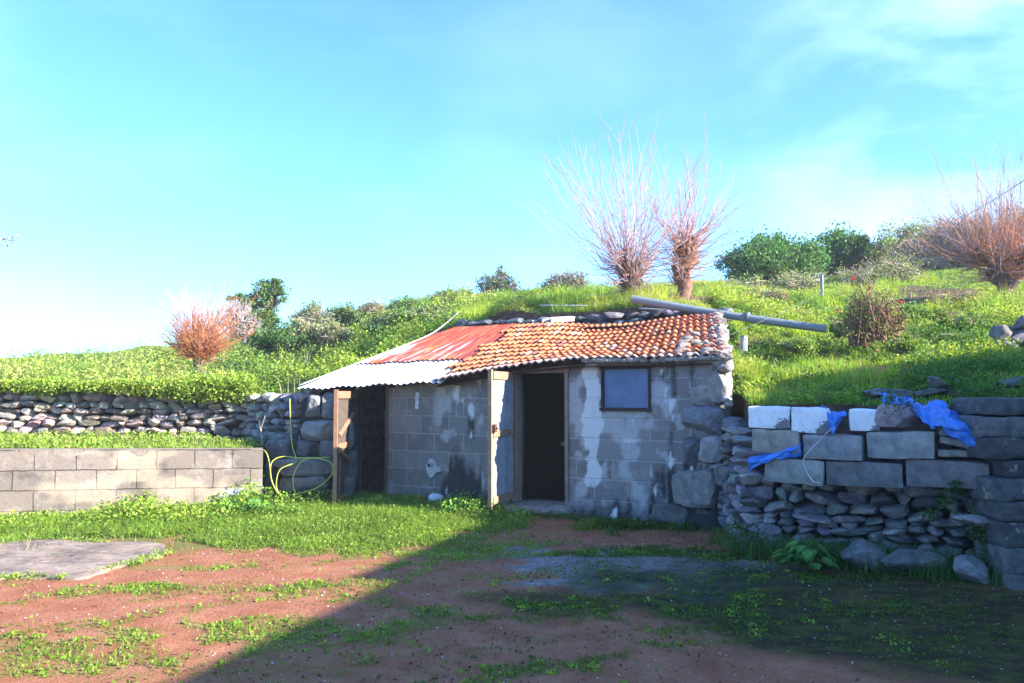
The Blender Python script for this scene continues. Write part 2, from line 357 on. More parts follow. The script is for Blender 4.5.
def earthmask(X, Y, Z):
    px, py = proj(np.stack([X.ravel(), Y.ravel(), Z.ravel()], -1)); n = fbm(X.ravel()*1.2, Y.ravel()*1.2, 3)
    m = np.zeros(len(px))
    for cx, cy, rx, ry in ((930, 297, 55, 13), (765, 290, 50, 5), (950, 318, 30, 9), (745, 345, 25, 8), (690, 298, 40, 5), (800, 312, 22, 5), (880, 372, 30, 6)):
        m = np.maximum(m, sstep(1.2, .6, np.hypot((px-cx)/rx, (py-cy)/ry)+(n-.5)*1.2))
    return m
em = earthmask(Xh, Yh, Zh)
mb = MB(); mb.add(np.stack([Xh.ravel(), Yh.ravel(), Zh.ravel()], -1), gridf(len(uu), len(vv)), np.stack([em, em, em], -1))
sk0 = np.stack([Xh[:, 0], Yh[:, 0], Zh[:, 0]], -1); sk1 = sk0.copy(); sk1[:, 2] = -.3
i = np.arange(len(uu)-1); mb.add(np.vstack([sk0, sk1]), np.stack([i, i+len(uu), i+len(uu)+1, i+1], -1), (1, 1, 1))
tag(mb.build('hillside', M_HILL, smooth=True), kind='structure')
# terrace strip between block wall and stone wall
BWA, BWB = P(-60, 442.5, 9.85), P(263, 451, 11.1)
BWA = np.array([BWA[0]-6, BWA[1]-2.1, BWA[2]+.03]); BWB = BWB+[0, 0, .03]
mb = MB(); nu, nv = 60, 14
uu2, vv2 = np.meshgrid(np.linspace(0, 1, nu), np.linspace(0, 1, nv), indexing='ij')
A0 = np.array([BWA[0]-.03, BWA[1]+.17]); A1 = np.array([BWB[0]-.07, BWB[1]+.17])
Xt = A0[0]+(A1[0]-A0[0])*uu2; Yt = A0[1]+(A1[1]-A0[1])*uu2; Xb = Xt*1.12-.3*uu2; Xt, Yt = Xt+(Xb-Xt)*vv2, Yt+(13.35-Yt)*vv2
Zt = (BWA[2]+(BWB[2]-BWA[2])*uu2)-.03+.03*vv2+.06*(fbm(Xt*2, Yt*2)-.5)*sstep(0, .3, vv2)
mb.add(np.stack([Xt.ravel(), Yt.ravel(), Zt.ravel()], -1), gridf(nu, nv), (.15, .15, .15))
e = np.stack([Xt[-1], Yt[-1], Zt[-1]], -1); e2 = e.copy(); e2[:, 2] = -.1; i = np.arange(nv-1)
mb.add(np.vstack([e, e2]), np.stack([i, i+nv, i+nv+1, i+1], -1), (1, 1, 1))
tag(mb.build('terrace', M_HILL, smooth=True), kind='structure')

# ------------------------------------------------------------------ off-frame house on the right that casts the yard's shade
t_ = math.tan(SUN_EL)
hd = np.array([.33, .944]); hn = np.array([.944, -.33])
def house_part(e0, y0, y1, k, depth, name, parent, top_extra=0):
    base = np.array(e0)+SUN_AZ*k; f = lambda y: base+hd*((y-base[1])/hd[1])
    a, b_ = f(y0), f(y1); z = k*t_
    mb = MB(); v = []
    for zz in (-.3, z):
        v += [[*a, zz], [*(a+hn*depth), zz], [*(b_+hn*depth), zz], [*b_, zz]]
    hexa(mb, v, (.55, .52, .47)); return mb.build(name, M_PLAST, parent), a, b_, z
hs = thing('farm_house', 'plain plastered house to the right of the yard, its flat roof shading the ground', 'house')
_, ha, hb, hz = house_part((-1.9, 4.45), -7, 3.35, 10.0, 6, 'wall', hs)
_, ha2, hb2, hz2 = house_part((-1.64, 6.4), 3.352, 6.3, 10.3, 6, 'wall', hs)
e_b = np.array([-1.64, 6.4])+SUN_AZ*10.3
def gable_hit(x, y, z):
    k = ((e_b[0]-x)*hd[1]-(e_b[1]-y)*hd[0])/(SUN_AZ[0]*hd[1]-SUN_AZ[1]*hd[0]); return y+SUN_AZ[1]*k, z+k*t_
prof = [(6.302, hz2)]+[gable_hit(*q) for q in ((-.48, 9.5, .03), (2.66, 10.0, 1.5), (6.2, 10.0, 2.02), (8.2, 11, 2.5))]; prof.append((14., prof[-1][1]-.3))
mb = MB(); n = len(prof); fx = lambda y: e_b+hd*((y-e_b[1])/hd[1])
v = [[*(fx(y)+hn*o), z] for o in (0, 6) for y, z in prof]+[[*(fx(y)+hn*o), -.3] for o in (0, 6) for y, z in prof]
i = np.arange(n-1); mb.add(v, (np.stack([i, i+1, i+n+1, i+n], -1), np.stack([i+2*n, i+2*n+1, i+1, i], -1), np.stack([i+n, i+n+1, i+3*n+1, i+3*n], -1), np.array([[0, n, 3*n, 2*n], [n-1, 3*n-1, 4*n-1, 2*n-1]])), (.55, .52, .47)); mb.build('wall', M_PLAST, hs)

# ------------------------------------------------------------------ shed
shed = thing('farm_shed', 'low grey block shed with rusty sheet and clay tile roof set into the green bank', 'shed')
FA = np.array([-1.397, 11.9]); FD = np.array([.847, -.531]); FD /= np.linalg.norm(FD); FN = np.array([-FD[1], FD[0]])   # FN into the shed
def FS(px, py):    # pixel on the facade plane -> (s, z)
    u = (px-512)/FOC; v = -(py-341.5)/FOC
    y = math.cos(PITCH)-v*math.sin(PITCH); z = math.sin(PITCH)+v*math.cos(PITCH)
    t = (FA@FN)/(u*FN[0]+y*FN[1]); p = np.array([u*t, y*t]); return (p-FA)@FD, CAMH+z*t
def L(v):          # local (s, n, z) -> world
    v = np.atleast_2d(np.asarray(v, float)); q = FA+v[:, :1]*FD+v[:, 1:2]*FN; return np.c_[q, v[:, 2]]
s_l = FS(389, 440)[0]; s_r = FS(726, 440)[0]; sd0 = FS(515, 440)[0]; sd1 = FS(569, 440)[0]; zd0 = FS(543, 503)[1]; zd1 = FS(543, 373)[1]
sw0, zw0 = FS(603, 408); sw1, zw1 = FS(650, 368)
# roof corners
TL, TR, BR, BL = P(512, 325, 14.1), P(719, 314, 12.0), P(729, 357, 9.35), P(428, 382, 11.45)
ML0, ML1 = P(297, 387.5, 12.3), P(455, 328, 14.7)
def eave_top(s):
    a = ((BL[:2]-FA)@FD, BL[2]); b_ = ((BR[:2]-FA)@FD, BR[2])
    f = np.clip((np.asarray(s, float)-a[0])/(b_[0]-a[0]), -.3, 1); bow = .10*np.sin(np.clip(f, 0, 1)*math.pi)
    return a[1]+(b_[1]-a[1])*f+bow
def wtop(s): return eave_top(s)-.02
mb = MB()
def wallbox(s0, s1, z0, z1, n0=.02, n1=.26, top=False):
    za = wtop(s0) if top else z1; zb = wtop(s1) if top else z1
    hexa(mb, L([[s0,n0,z0],[s1,n0,z0],[s1,n1,z0],[s0,n1,z0],[s0,n0,za],[s1,n0,zb],[s1,n1,zb+.02],[s0,n1,za+.02]]), (0, 0, 0))
wallbox(s_l, sd0, -.2, 0, top=True); wallbox(sd0, sd1, -.2, zd0); wallbox(sd0, sd1, zd1, 0, top=True); wallbox(sd1, sw0, -.2, 0, top=True)
wallbox(sw0, sw1, -.2, zw0); wallbox(sw0, sw1, zw1, 0, top=True); wallbox(sw1, s_r, -.2, 0, top=True)
# front skin
sg = np.unique(np.r_[np.linspace(s_l, sd0, 60), np.linspace(sd0, sd1, 22), np.linspace(sd1, sw0, 15), np.linspace(sw0, sw1, 18), np.linspace(sw1, s_r, 34)])
zf = np.unique(np.r_[np.linspace(-.2, zd0, 9), np.linspace(zd0, zw0, 34), np.linspace(zw0, zw1, 15), np.linspace(zw1, zd1, 3), np.linspace(zd1, 2.2, 8)])
Sg, Zg = np.meshgrid(sg, zf, indexing='ij'); top = wtop(Sg)
Zc = np.minimum(Zg, top)
nb = -.008-.02*(fbm(Sg*2.5, Zc*2.5, 1)-.5)-.012*(fbm(Sg*9, Zc*9, 2)-.5)
nb -= .05*sstep(.35, .0, Zc)                                            # footing bulge
nb -= .10*sstep(s_r-.75, s_r-.1, Sg)*sstep(1.1, .4, Zc)                 # buttressed corner
nb += .10*sstep(s_r-.10, s_r, Sg)
N1 = fbm(Sg*2.2+3, Zc*1.4, 3, 5); N2 = fbm(Sg*7, Zc*5, 4, 5); N3 = fbm(Sg*9, Zc*1.6, 8, 4)
pl = sstep(.50, .56, N1*.6+N2*.4)*.7
band = sstep(sw1-.25, sd1+.5, Sg)*0
bd_ = np.exp(-((Sg-(sd1+.34))/.17)**2)*sstep(.2, .5, Zc)
wl = sstep(.52, .62, .42*bd_+.42*N2+.35*(N1-.3))*.8
wl = np.maximum(wl, sstep(.54, .64, N3*.6+N2*.3+.35*np.exp(-((Sg-(FS(465, 400)[0]))/.35)**2)*sstep(1.0, 1.5, Zc)*.5)*.7)
wl = np.maximum(wl, sstep(.55, .62, N2*.6+.4*np.exp(-((Sg-FS(640, 400)[0])/.35)**2-((Zc-1.0)/.07)**2))*.55)
dk = sstep(.45, .60, N3*.55+.22*sstep(.9, .1, Zc)+.20*np.exp(-((Sg-FS(472, 400)[0])/.45)**2)+.12*sstep(sw1-.1, sw1+.4, Sg)+.10*sstep(s_r-1.1, s_r-.3, Sg))*.75
dk = np.maximum(dk, .55*sstep(.35, .05, Zc+(N2-.5)*.3))
lf = FS(440, 440)[0]; dk = dk*(1-.8*sstep(lf+.1, lf-.1, Sg)); pl = pl*(1-.85*sstep(lf, lf-.2, Sg)); wl = wl*(1-.8*sstep(lf, lf-.2, Sg))
C = np.stack([pl.ravel(), dk.ravel()*(1-wl.ravel()), wl.ravel()], -1)
V = L(np.stack([Sg.ravel(), nb.ravel(), Zc.ravel()], -1)); F = gridf(len(sg), len(zf))
ms, mz = (Sg.ravel()[F].mean(1), Zg.ravel()[F].mean(1)); keep = ~((ms > sd0) & (ms < sd1) & (mz > zd0) & (mz < zd1)) & ~((ms > sw0) & (ms < sw1) & (mz > zw0) & (mz < zw1))
keep &= (Zg.ravel()[F].min(1) < wtop(ms))
mb.add(V, F[keep], C, np.stack([Sg.ravel()+.12, Zc.ravel()-.02], -1))
mb.build('wall', M_FACADE, shed, True)
# other walls: right side, back, left bay sides
mb = MB()
def wseg(a, b_, z0, za, zb, th=.2, c=(.1, .3, 0)):
    a = np.array(a, float); b_ = np.array(b_, float); d = (b_-a)/np.linalg.norm(b_-a); n = np.array([-d[1], d[0]])*th
    hexa(mb, [[*a, z0], [*b_, z0], [*(b_+n), z0], [*(a+n), z0], [*a, za], [*b_, zb], [*(b_+n), zb], [*(a+n), za]], c)
cR = L([[s_r-.06, .27, 0]])[0][:2]
wseg(cR, (TR[0]-.03, TR[1]-.1), -.2, BR[2]-.08, TR[2]-.12, .2, (.24, .23, .22))
mb.build('side_wall', M_BLOCKC, shed)
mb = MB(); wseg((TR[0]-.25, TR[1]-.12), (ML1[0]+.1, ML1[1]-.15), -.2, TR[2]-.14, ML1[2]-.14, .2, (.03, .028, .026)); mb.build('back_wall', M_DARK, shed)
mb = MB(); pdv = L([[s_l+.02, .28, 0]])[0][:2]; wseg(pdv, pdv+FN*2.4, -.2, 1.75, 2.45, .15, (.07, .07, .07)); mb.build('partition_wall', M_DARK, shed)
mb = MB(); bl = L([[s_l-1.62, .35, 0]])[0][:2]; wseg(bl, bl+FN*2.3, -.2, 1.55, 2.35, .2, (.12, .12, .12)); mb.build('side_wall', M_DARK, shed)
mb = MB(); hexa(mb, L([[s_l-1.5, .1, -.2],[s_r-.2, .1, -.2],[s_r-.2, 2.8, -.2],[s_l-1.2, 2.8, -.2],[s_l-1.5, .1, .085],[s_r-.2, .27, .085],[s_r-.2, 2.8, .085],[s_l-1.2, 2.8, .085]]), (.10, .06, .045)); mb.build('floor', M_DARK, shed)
# tile roof : ruled surface from eave to top
def roofq(u, v):
    u = np.asarray(u, float)[..., None]; v = np.asarray(v, float)[..., None]
    p = (BL*(1-u)+BR*u)*(1-v)+(TL*(1-u)+TR*u)*v
    uu_ = u[..., 0]; vv_ = v[..., 0]
    p[..., 2] += .10*np.sin(np.clip(uu_, 0, 1)*math.pi)*(1-vv_)-.06*np.sin(uu_*math.pi)*np.sin(vv_*math.pi)+.05*(fbm(uu_*4, vv_*3, 9)-.5)
    p[..., 2] -= .07*sstep(.25, .5, uu_)*sstep(.9, .6, uu_)*vv_
    return p
NC, NR = 38, 11
mb = MB()
th = np.linspace(-.5, .5, 9)
for r in range(NR):
    for cI in range(NC):
        u0 = (cI+.5)/NC; v0 = r/NR; v1 = (r+1.12)/NR
        # ragged left border where the tiles meet the sheet
        du, dv = rng.normal(0, .0016), rng.normal(0, .006)
        if u0 < .03+.03*math.sin(r*1.9): continue
        prof = .014*np.cos(th*2*math.pi)   # S-shaped pan and roll
        pts = []; uvs = []
        tilt = rng.normal(0, .006); lift = .036
        for lay in (0, 1):
            for vi, vv_ in enumerate((v0+dv-.012*math.cos(0), (v0+v1)/2, min(v1, 1.0))):
                p = roofq(u0+du+th*1.06/NC, np.full(9, vv_)); hgt = prof+lift*(1-vi/2)+.016*(1-lay)-.008+tilt*th*2
                p[:, 2] += hgt; pts.append(p)
        V = np.vstack(pts); q = []
        for k in range(2):
            for j in range(8): q.append([k*9+j, k*9+j+1, (k+1)*9+j+1, (k+1)*9+j])
        for j in range(8): q.append([27+j, 27+j+1, j+1, j])
        base = np.array([.66, .195, .085])*rng.uniform(.85, 1.15)
        x = rng.random()
        if x < .10: base = np.array([.62, .34, .22])
        elif x < .17: base = np.array([.34, .12, .09])
        if r == 0 or rng.random() < .02+.25*(cI > NC*.6)*(r < 5)*.6: base = base*.35+np.array([.40, .36, .33])*.65*rng.uniform(.7, 1.1)
        jc = np.tile(np.array([.62,.8,.97,1.1,1.15,1.1,.97,.8,.62])[:, None], (6, 1))**0*base
        mb.add(V, np.array(q), jc)
tr_o = mb.build('tile_roof', M_TILE, shed, True)
md = tr_o.modifiers.new('e', 'EDGE_SPLIT'); md.split_angle = R(40)
# roof underlay and verge of mortar and rubble
mb = MB(); ug, vg = np.meshgrid(np.linspace(0.02, .985, 24), np.linspace(.015, .99, 10), indexing='ij')
p = roofq(ug, vg).reshape(-1, 3); p[:, 2] -= .045; p2 = p.copy(); p2[:, 2] -= .05
F = gridf(24, 10); mb.add(np.vstack([p, p2]), (F, F[:, ::-1]+240), (.12, .06, .04)); mb.build('roof_boards', M_WOOD, shed)
mb = MB()
for r in range(30):      # rubble verge on the right edge
    v = r/29.; p = roofq(.99+rng.normal(0, .004), v)+np.array([.01, 0, .005])
    stone(mb, p, (rng.uniform(.10, .2), rng.uniform(.08, .13), rng.uniform(.07, .12)), None, np.array([.30, .27, .25])*rng.uniform(.6, 1.3), False)
mb.build('verge', M_STONE, shed); mb = MB()
for r in range(64):      # mortar at the eave
    u = rng.uniform(.55, .99); p = roofq(u, .0)+np.array([0, .03, -.01]); stone(mb, p, (.13, .1, .06), None, np.array([.34, .31, .28])*rng.uniform(.7, 1.2), False)
for r in range(14):
    p = roofq(rng.uniform(.86, .98), rng.uniform(0, .55)); stone(mb, p+[0, 0, .03], (.16, .16, .08), None, np.array([.28, .25, .22])*rng.uniform(.7, 1.2), False)
mb.build('eave_mortar', M_STONE, shed)
for k, (px, py) in enumerate(((532, 324), (542, 322), (551, 321))):
    mb = MB(); c = P(px, py, 14.15-.15*k); a = np.linspace(0, math.pi, 9)
    v = []; 
    for L_ in (0, .42):
        for rr in (.085, .07): v.append(np.stack([c[0]+L_*.9+np.zeros(9), c[1]-L_*.3+rr*np.cos(a), c[2]-.02+rr*np.sin(a)], -1))
    v = np.vstack(v); q = []
    for j in range(8): q += [[j, j+1, 19+j, 18+j], [9+j, 10+j, 28+j, 27+j], [j, j+1, 10+j, 9+j], [18+j, 19+j, 28+j, 27+j]]
    mb.add(v, np.array(q), (.62, .54, .48)); tag(mb.build('ridge_tile', M_TILE, None, True), 'pale curved ridge tile lying loose on the top edge of the tiled roof', 'roof tile', 'pale loose ridge tiles')
# corrugated metal roof
MR0, MR1 = roofq(.07, -.02)+[0, 0, .012], roofq(.03, 1.0)+[0, 0, .01]
def metal(name, u0, u1, v0, v1, lift, rustf, nwave):
    mb = MB(); nu = nwave*8+1
    ug, vg = np.meshgrid(np.linspace(u0, u1, nu), np.linspace(v0, v1, 14), indexing='ij')
    uu_, vv_ = ug[..., None], vg[..., None]
    p = (ML0*(1-uu_)+MR0*uu_)*(1-vv_)+(ML1*(1-uu_)+MR1*uu_)*vv_
    ph = np.linspace(0, 2*math.pi*nwave, nu)[:, None]
    p[..., 2] += lift+.011*np.cos(ph)+.03*(fbm(ug*3, vg*3, 7)-.5)+.012*np.sin(ug*24)*(1-vg)
    q = p.copy(); q[..., 2] -= .002
    W = np.linalg.norm(MR0-ML0); Hh = 3.2
    rf = rustf(ug, vg); C = np.stack([rf.ravel()]*3, -1); uv = np.stack([ug.ravel()*W, vg.ravel()*Hh], -1)
    F = gridf(nu, 14); n_v = nu*14
    mb.add(np.vstack([p.reshape(-1, 3), q.reshape(-1, 3)]), (F, F[:, ::-1]+n_v), np.vstack([C, C]), np.vstack([uv, uv])); return mb.build(name, M_SHEET, shed, True)
metal('metal_roof', 0, 1.0, 0, .36, -.015, lambda u, v: 0*u+.02+.5*sstep(.9, 1.0, u)*sstep(.1, .3, v), 24)
metal('metal_roof', 0.005, 1.01, .33, 1.0, .012, lambda u, v: .60+.35*sstep(.55, .95, v)+.20*sstep(.85, 1, u)-.10*sstep(.3, 0, u), 24)
# rafters under the sheet
mb = MB()
for u in (.12, .4, .68, .9):
    a = ML0*(1-u)+MR0*u; b_ = ML1*(1-u)+MR1*u; a = a+[0, 0, -.075]; b_ = b_+[0, 0, -.075]; tube(mb, [a+(b_-a)*.03, b_], .035, 6, (.2, .13, .09))
a = ML0+(ML1-ML0)*.13; b_ = MR0+(MR1-MR0)*.13; tube(mb, [a+[0, 0, -.13], b_+[0, 0, -.12]], .035, 6, (.2, .13, .09)); mb.build('rafter', M_WOOD, shed)
# door frame
W1 = (.32, .21, .14)
mb = MB()
def lb(mb, s0, s1, n0, n1, z0, z1, c): box(mb, s0, s1, n0, n1, z0, z1, c, L)
lb(mb, sd0-.004, sd0+.05, -.035, .10, zd0, zd1, W1); lb(mb, sd1-.045, sd1+.004, -.035, .10, zd0, zd1, (.22, .18, .15)); lb(mb, sd0-.03, sd1+.03, -.04, .10, zd1, zd1+.055, (.20, .15, .12)); mb.build('door_frame', M_WOOD, shed)
mb = MB(); stone(mb, L([[(sd0+sd1)/2+.1, -.08, zd0-.05]])[0], (1.15, .38, .11), None, (.25, .22, .2), True, 5); mb.build('doorstep', M_STONE, shed)
# open door leaf: hinge at the left jamb, free edge towards the camera
def leaf(name, hinge, free, z0, z1, npl, style):
    d = (free-hinge); Wd = np.linalg.norm(d); d = d/Wd; n = np.array([-d[1], d[0]]);
    if n@np.array([1, -.3]) < 0: n = -n      # n points to the side the camera and sun see
    T = lambda v: np.c_[hinge+v[:, :1]*d+v[:, 1:2]*n, v[:, 2]]
    root = MB(); pw = Wd/npl
    for k in range(npl):
        g_ = rng.uniform(.8, 1.2); box(root, k*pw+.002, (k+1)*pw-.004, -.012+rng.uniform(-.002, .002), .012, z0+.02, z1-.02, np.array(style['plank'])*g_, T)
    o = root.build(name, M_WOOD, shed)
    f = MB(); c = style['frame']; sw_ = style.get('stile', .085)
    box(f, Wd-sw_, Wd+.01, -.02, .03, z0-.03, z1+.02, c, T); box(f, -.005, .04, -.02, .03, z0, z1, np.array(c)*.75, T)
    box(f, .042, Wd-sw_-.002, -.03, .040, z1-.10, z1, c, T); box(f, .042, Wd-sw_-.002, -.03, .04, z0, z0+.09, c, T); box(f, .042, Wd-sw_-.002, -.03, .04, style['mid']-.04, style['mid']+.04, c, T)
    f.build('frame', M_WOOD, o)
    if style.get('brace'):
        for zz0, zz1 in style['brace']:
            m2 = MB(); tube(m2, T(np.array([[.1, .03, zz0], [Wd-.1, .03, zz1]])), .03, 5, c); m2.build('brace', M_WOOD, o)
    if style.get('lock'):
        m2 = MB(); box(m2, Wd-.075, Wd-.005, .046, .07, style['mid']+.02, style['mid']+.12, (.10, .05, .03), T); tube(m2, T(np.array([[Wd-.04, .07, style['mid']+.07], [Wd-.04, .10, style['mid']+.07]])), .012, 6, (.1, .06, .05)); m2.build('latch', M_WOOD, o)
    return o
hg = L([[sd0+.0, -.045, 0]])[0][:2]; fr = P(489.5, 440, 10.25)[:2]
zt = P(490, 371, 10.25)[2]; zb = P(490, 505, 10.25)[2]
tag(leaf('door', hg, fr, zb, zt, 5, dict(plank=(.42, .44, .47), frame=(.36, .22, .135), stile=.04, mid=P(490, 434, 10.25)[2], lock=True)), 'grey plank door leaf with pale timber frame standing open')
hg2 = L([[FS(358, 440)[0], -.05, 0]])[0][:2]; fr2 = P(335, 440, 11.15)[:2]
tag(leaf('door', hg2, fr2, .06, P(335, 391, 11.15)[2], 0 or 1, dict(plank=(.10, .075, .06), frame=(.33, .18, .11), mid=.85, stile=.03, brace=((1.35, 1.0), (.5, .8)))), 'narrow weathered leaf with diagonal braces seen edge on')
mb = MB(); lb(mb, FS(352, 440)[0], FS(358, 440)[0]+.02, -.04, .06, 0.0, 1.62, (.14, .10, .08)); lb(mb, s_l-.07, s_l-.005, .0, .09, 0, 1.68, (.13, .1, .08)); mb.build('bay_post', M_WOOD, shed)
# window
mb = MB(); fw = .016; c = (.03, .022, .022)
lb(mb, sw0-.01, sw0+fw, -.035, .06, zw0, zw1, c); lb(mb, sw1-fw, sw1+.01, -.035, .06, zw0, zw1, c); lb(mb, sw0-.03, sw1+.03, -.04, .06, zw1-.005, zw1+.035, c); lb(mb, sw0-.03, sw1+.02, -.045, .06, zw0-.035, zw0+.005, c)
wo_ = mb.build('window', M_WOOD, shed)
mb = MB(); lb(mb, sw0+fw+.002, sw1-fw-.002, 0.0, .012, zw0+.007, zw1-.007, (.3, .3, .3)); mb.build('pane', M_PANE, wo_)
# vent fixture and dark hole
s_, z_ = FS(434, 467); mb = MB()
lump = [(-.10, .02), (-.04, .12), (.04, .10), (.07, .02), (.13, .01), (.16, -.05), (.07, -.07), (.02, -.13), (-.03, -.15), (-.09, -.08)]
mo_ = np.array([[s_+a, -.05, z_+b_] for a, b_ in lump]+[[s_+a, -.0, z_+b_] for a, b_ in lump]); nL = len(lump)
mb.add(L(mo_), (np.arange(nL)[None, ::-1], np.array([[k, (k+1) % nL, nL+(k+1) % nL, nL+k] for k in range(nL)])), (.5, .5, .52)); mb.build('mortar_patch', M_BLOCKC, shed)
mb = MB(); tube(mb, L([[s_-.02, -.058, z_+.03], [s_-.02, -.09, z_+.03]]), .036, 12, (.45, .45, .45)); tube(mb, L([[s_-.02, -.0905, z_+.03], [s_-.02, -.093, z_+.03]]), .026, 10, (.01, .01, .01)); mb.build('drain_spout', M_PLAST, shed)
s2, z2 = FS(458, 382); mb = MB(); stone(mb, L([[s2, -.03, z2]])[0], (.09, .05, .09), None, (.05, .045, .04)); mb.build('beam_end', M_WOOD, shed)
s3, z3 = FS(419, 393); mb = MB(); 
for k in range(5): stone(mb, L([[s3+rng.normal(0, .008), -.035, z3-.02-k*.045]])[0], (.06, .02, .07), None, (.7, .7, .68), False)
mb.build('mortar_patch', M_BLOCKC, shed)
# corner boulders built into the right end
mb = MB(); ang = math.atan2(FD[1], FD[0]); MF = np.array(Matrix.Rotation(ang, 3, 'Z'))
def fst(px0, py0, px1, py1, n=-.03, th=.30, tone=(.2, .21, .23), p=5):
    sa, za = FS(px0, py1); sb, zb_ = FS(px1, py0); stone(mb, L([[(sa+sb)/2, n+th/2-.08, (za+zb_)/2]])[0], (sb-sa, th, zb_-za), MF, tone, True, p, 4)
fst(683, 406, 726, 434, -.07, .3, (.17, .19, .22)); fst(676, 466, 722, 508, -.16, .4, (.23, .22, .20), 3.5); fst(700, 436, 727, 462, -.08, .3, (.30, .30, .30)); fst(684, 438, 703, 464, -.05, .25, (.12, .13, .15))
fst(690, 385, 712, 405, -.0, .22, (.30, .29, .28)); fst(706, 366, 730, 404, -.03, .28, (.25, .235, .22)); fst(714, 356, 731, 372, -.03, .28, (.27, .25, .23)); fst(716, 462, 735, 490, -.08, .3, (.2, .2, .2)); fst(655, 505, 690, 522, -.1, .25, (.14, .13, .12)); fst(688, 507, 724, 526, -.05, .25, (.12, .11, .10)); fst(720, 488, 742, 520, -.05, .3, (.12, .12, .12))
for _ in range(16):
    px = rng.uniform(690, 728); py = rng.uniform(375, 500); w_ = rng.uniform(6, 14); fst(px, py, px+w_, py+w_*.7, -.03, .15, np.array([.24, .25, .26])*rng.uniform(.5, 1.4))
mb.build('corner_stones', M_STONE, shed)

def rounded_block(size, bev=.012, nz=.006):
    bm = bmesh.new(); bmesh.ops.create_cube(bm, size=1); bmesh.ops.scale(bm, vec=size, verts=bm.verts)
    bmesh.ops.subdivide_edges(bm, edges=bm.edges[:], cuts=5, use_grid_fill=True)
    v = np.array([x.co[:] for x in bm.verts]); f = [[q.index for q in p.verts] for p in bm.faces]; bm.free()
    h = np.array(size)/2; q = np.clip(v, -(h-bev), h-bev); dlt = v-q; ln = np.linalg.norm(dlt, axis=1)[:, None]; v = np.where(ln > 1e-6, q+dlt/np.maximum(ln, 1e-6)*bev, v)
    o = rng.uniform(0, 50); v += nz*2*(np.stack([fbm(v[:, 0]*7+o, v[:, 1]*7, v[:, 2]*7+k*9, 3) for k in range(3)], -1)-.5)
    return v, np.array(f)
# ------------------------------------------------------------------ garden block wall
bw = thing('block_wall', 'long low wall of weathered concrete blocks at the left of the yard', 'wall')
d = BWB[:2]-BWA[:2]; Lb = np.linalg.norm(d); d /= Lb; nrm = np.array([-d[1], d[0]])
mb = MB(); su = np.linspace(0, Lb, 160); zfr = np.linspace(0, 1, 30); Sg, Tg = np.meshgrid(su, zfr, indexing='ij')
ztop = BWA[2]+(BWB[2]-BWA[2])*Sg/Lb; Zg = -.1+(ztop+.1)*Tg; nb = .012*(fbm(Sg*4, Zg*4, 3)-.5)
q = np.c_[BWA[:2]+Sg.reshape(-1, 1)*d+nb.reshape(-1, 1)*nrm, Zg.ravel()]
n1 = fbm(Sg*1.3, Zg*3, 5, 5).ravel(); n2 = fbm(Sg*5, Zg*5, 6, 4).ravel()
C = np.stack([sstep(.45, .6, n1)*.55, sstep(.55, .75, n2)*.3+.2*sstep(.04, 0, np.abs(Tg.ravel()-1)), .75*np.exp(-((Sg.ravel()-(Lb-.36))/.2)**4-((Zg.ravel()-.25)/.08)**4)], -1)
uvw = np.stack([Sg.ravel(), (Zg-ztop).ravel()+.979], -1)
mb.add(q, gridf(160, 30), C, uvw)
a0, b0 = BWA, BWB; v = [[*(a0[:2]+nrm*.03), -.1], [*(b0[:2]+nrm*.03), -.1], [*(b0[:2]+nrm*.2), -.1], [*(a0[:2]+nrm*.2), -.1], [*(a0[:2]+nrm*.0), a0[2]+.002], [*b0[:2], b0[2]+.002], [*(b0[:2]+nrm*.2), b0[2]+.002], [*(a0[:2]+nrm*.2), a0[2]+.002]]
v = np.array(v); mb.add(v, BOXF, (.3, .1, 0), np.stack([v[:, 0]+v[:, 1], v[:, 2]], -1)); mb.build('wall', M_BWALL, bw)


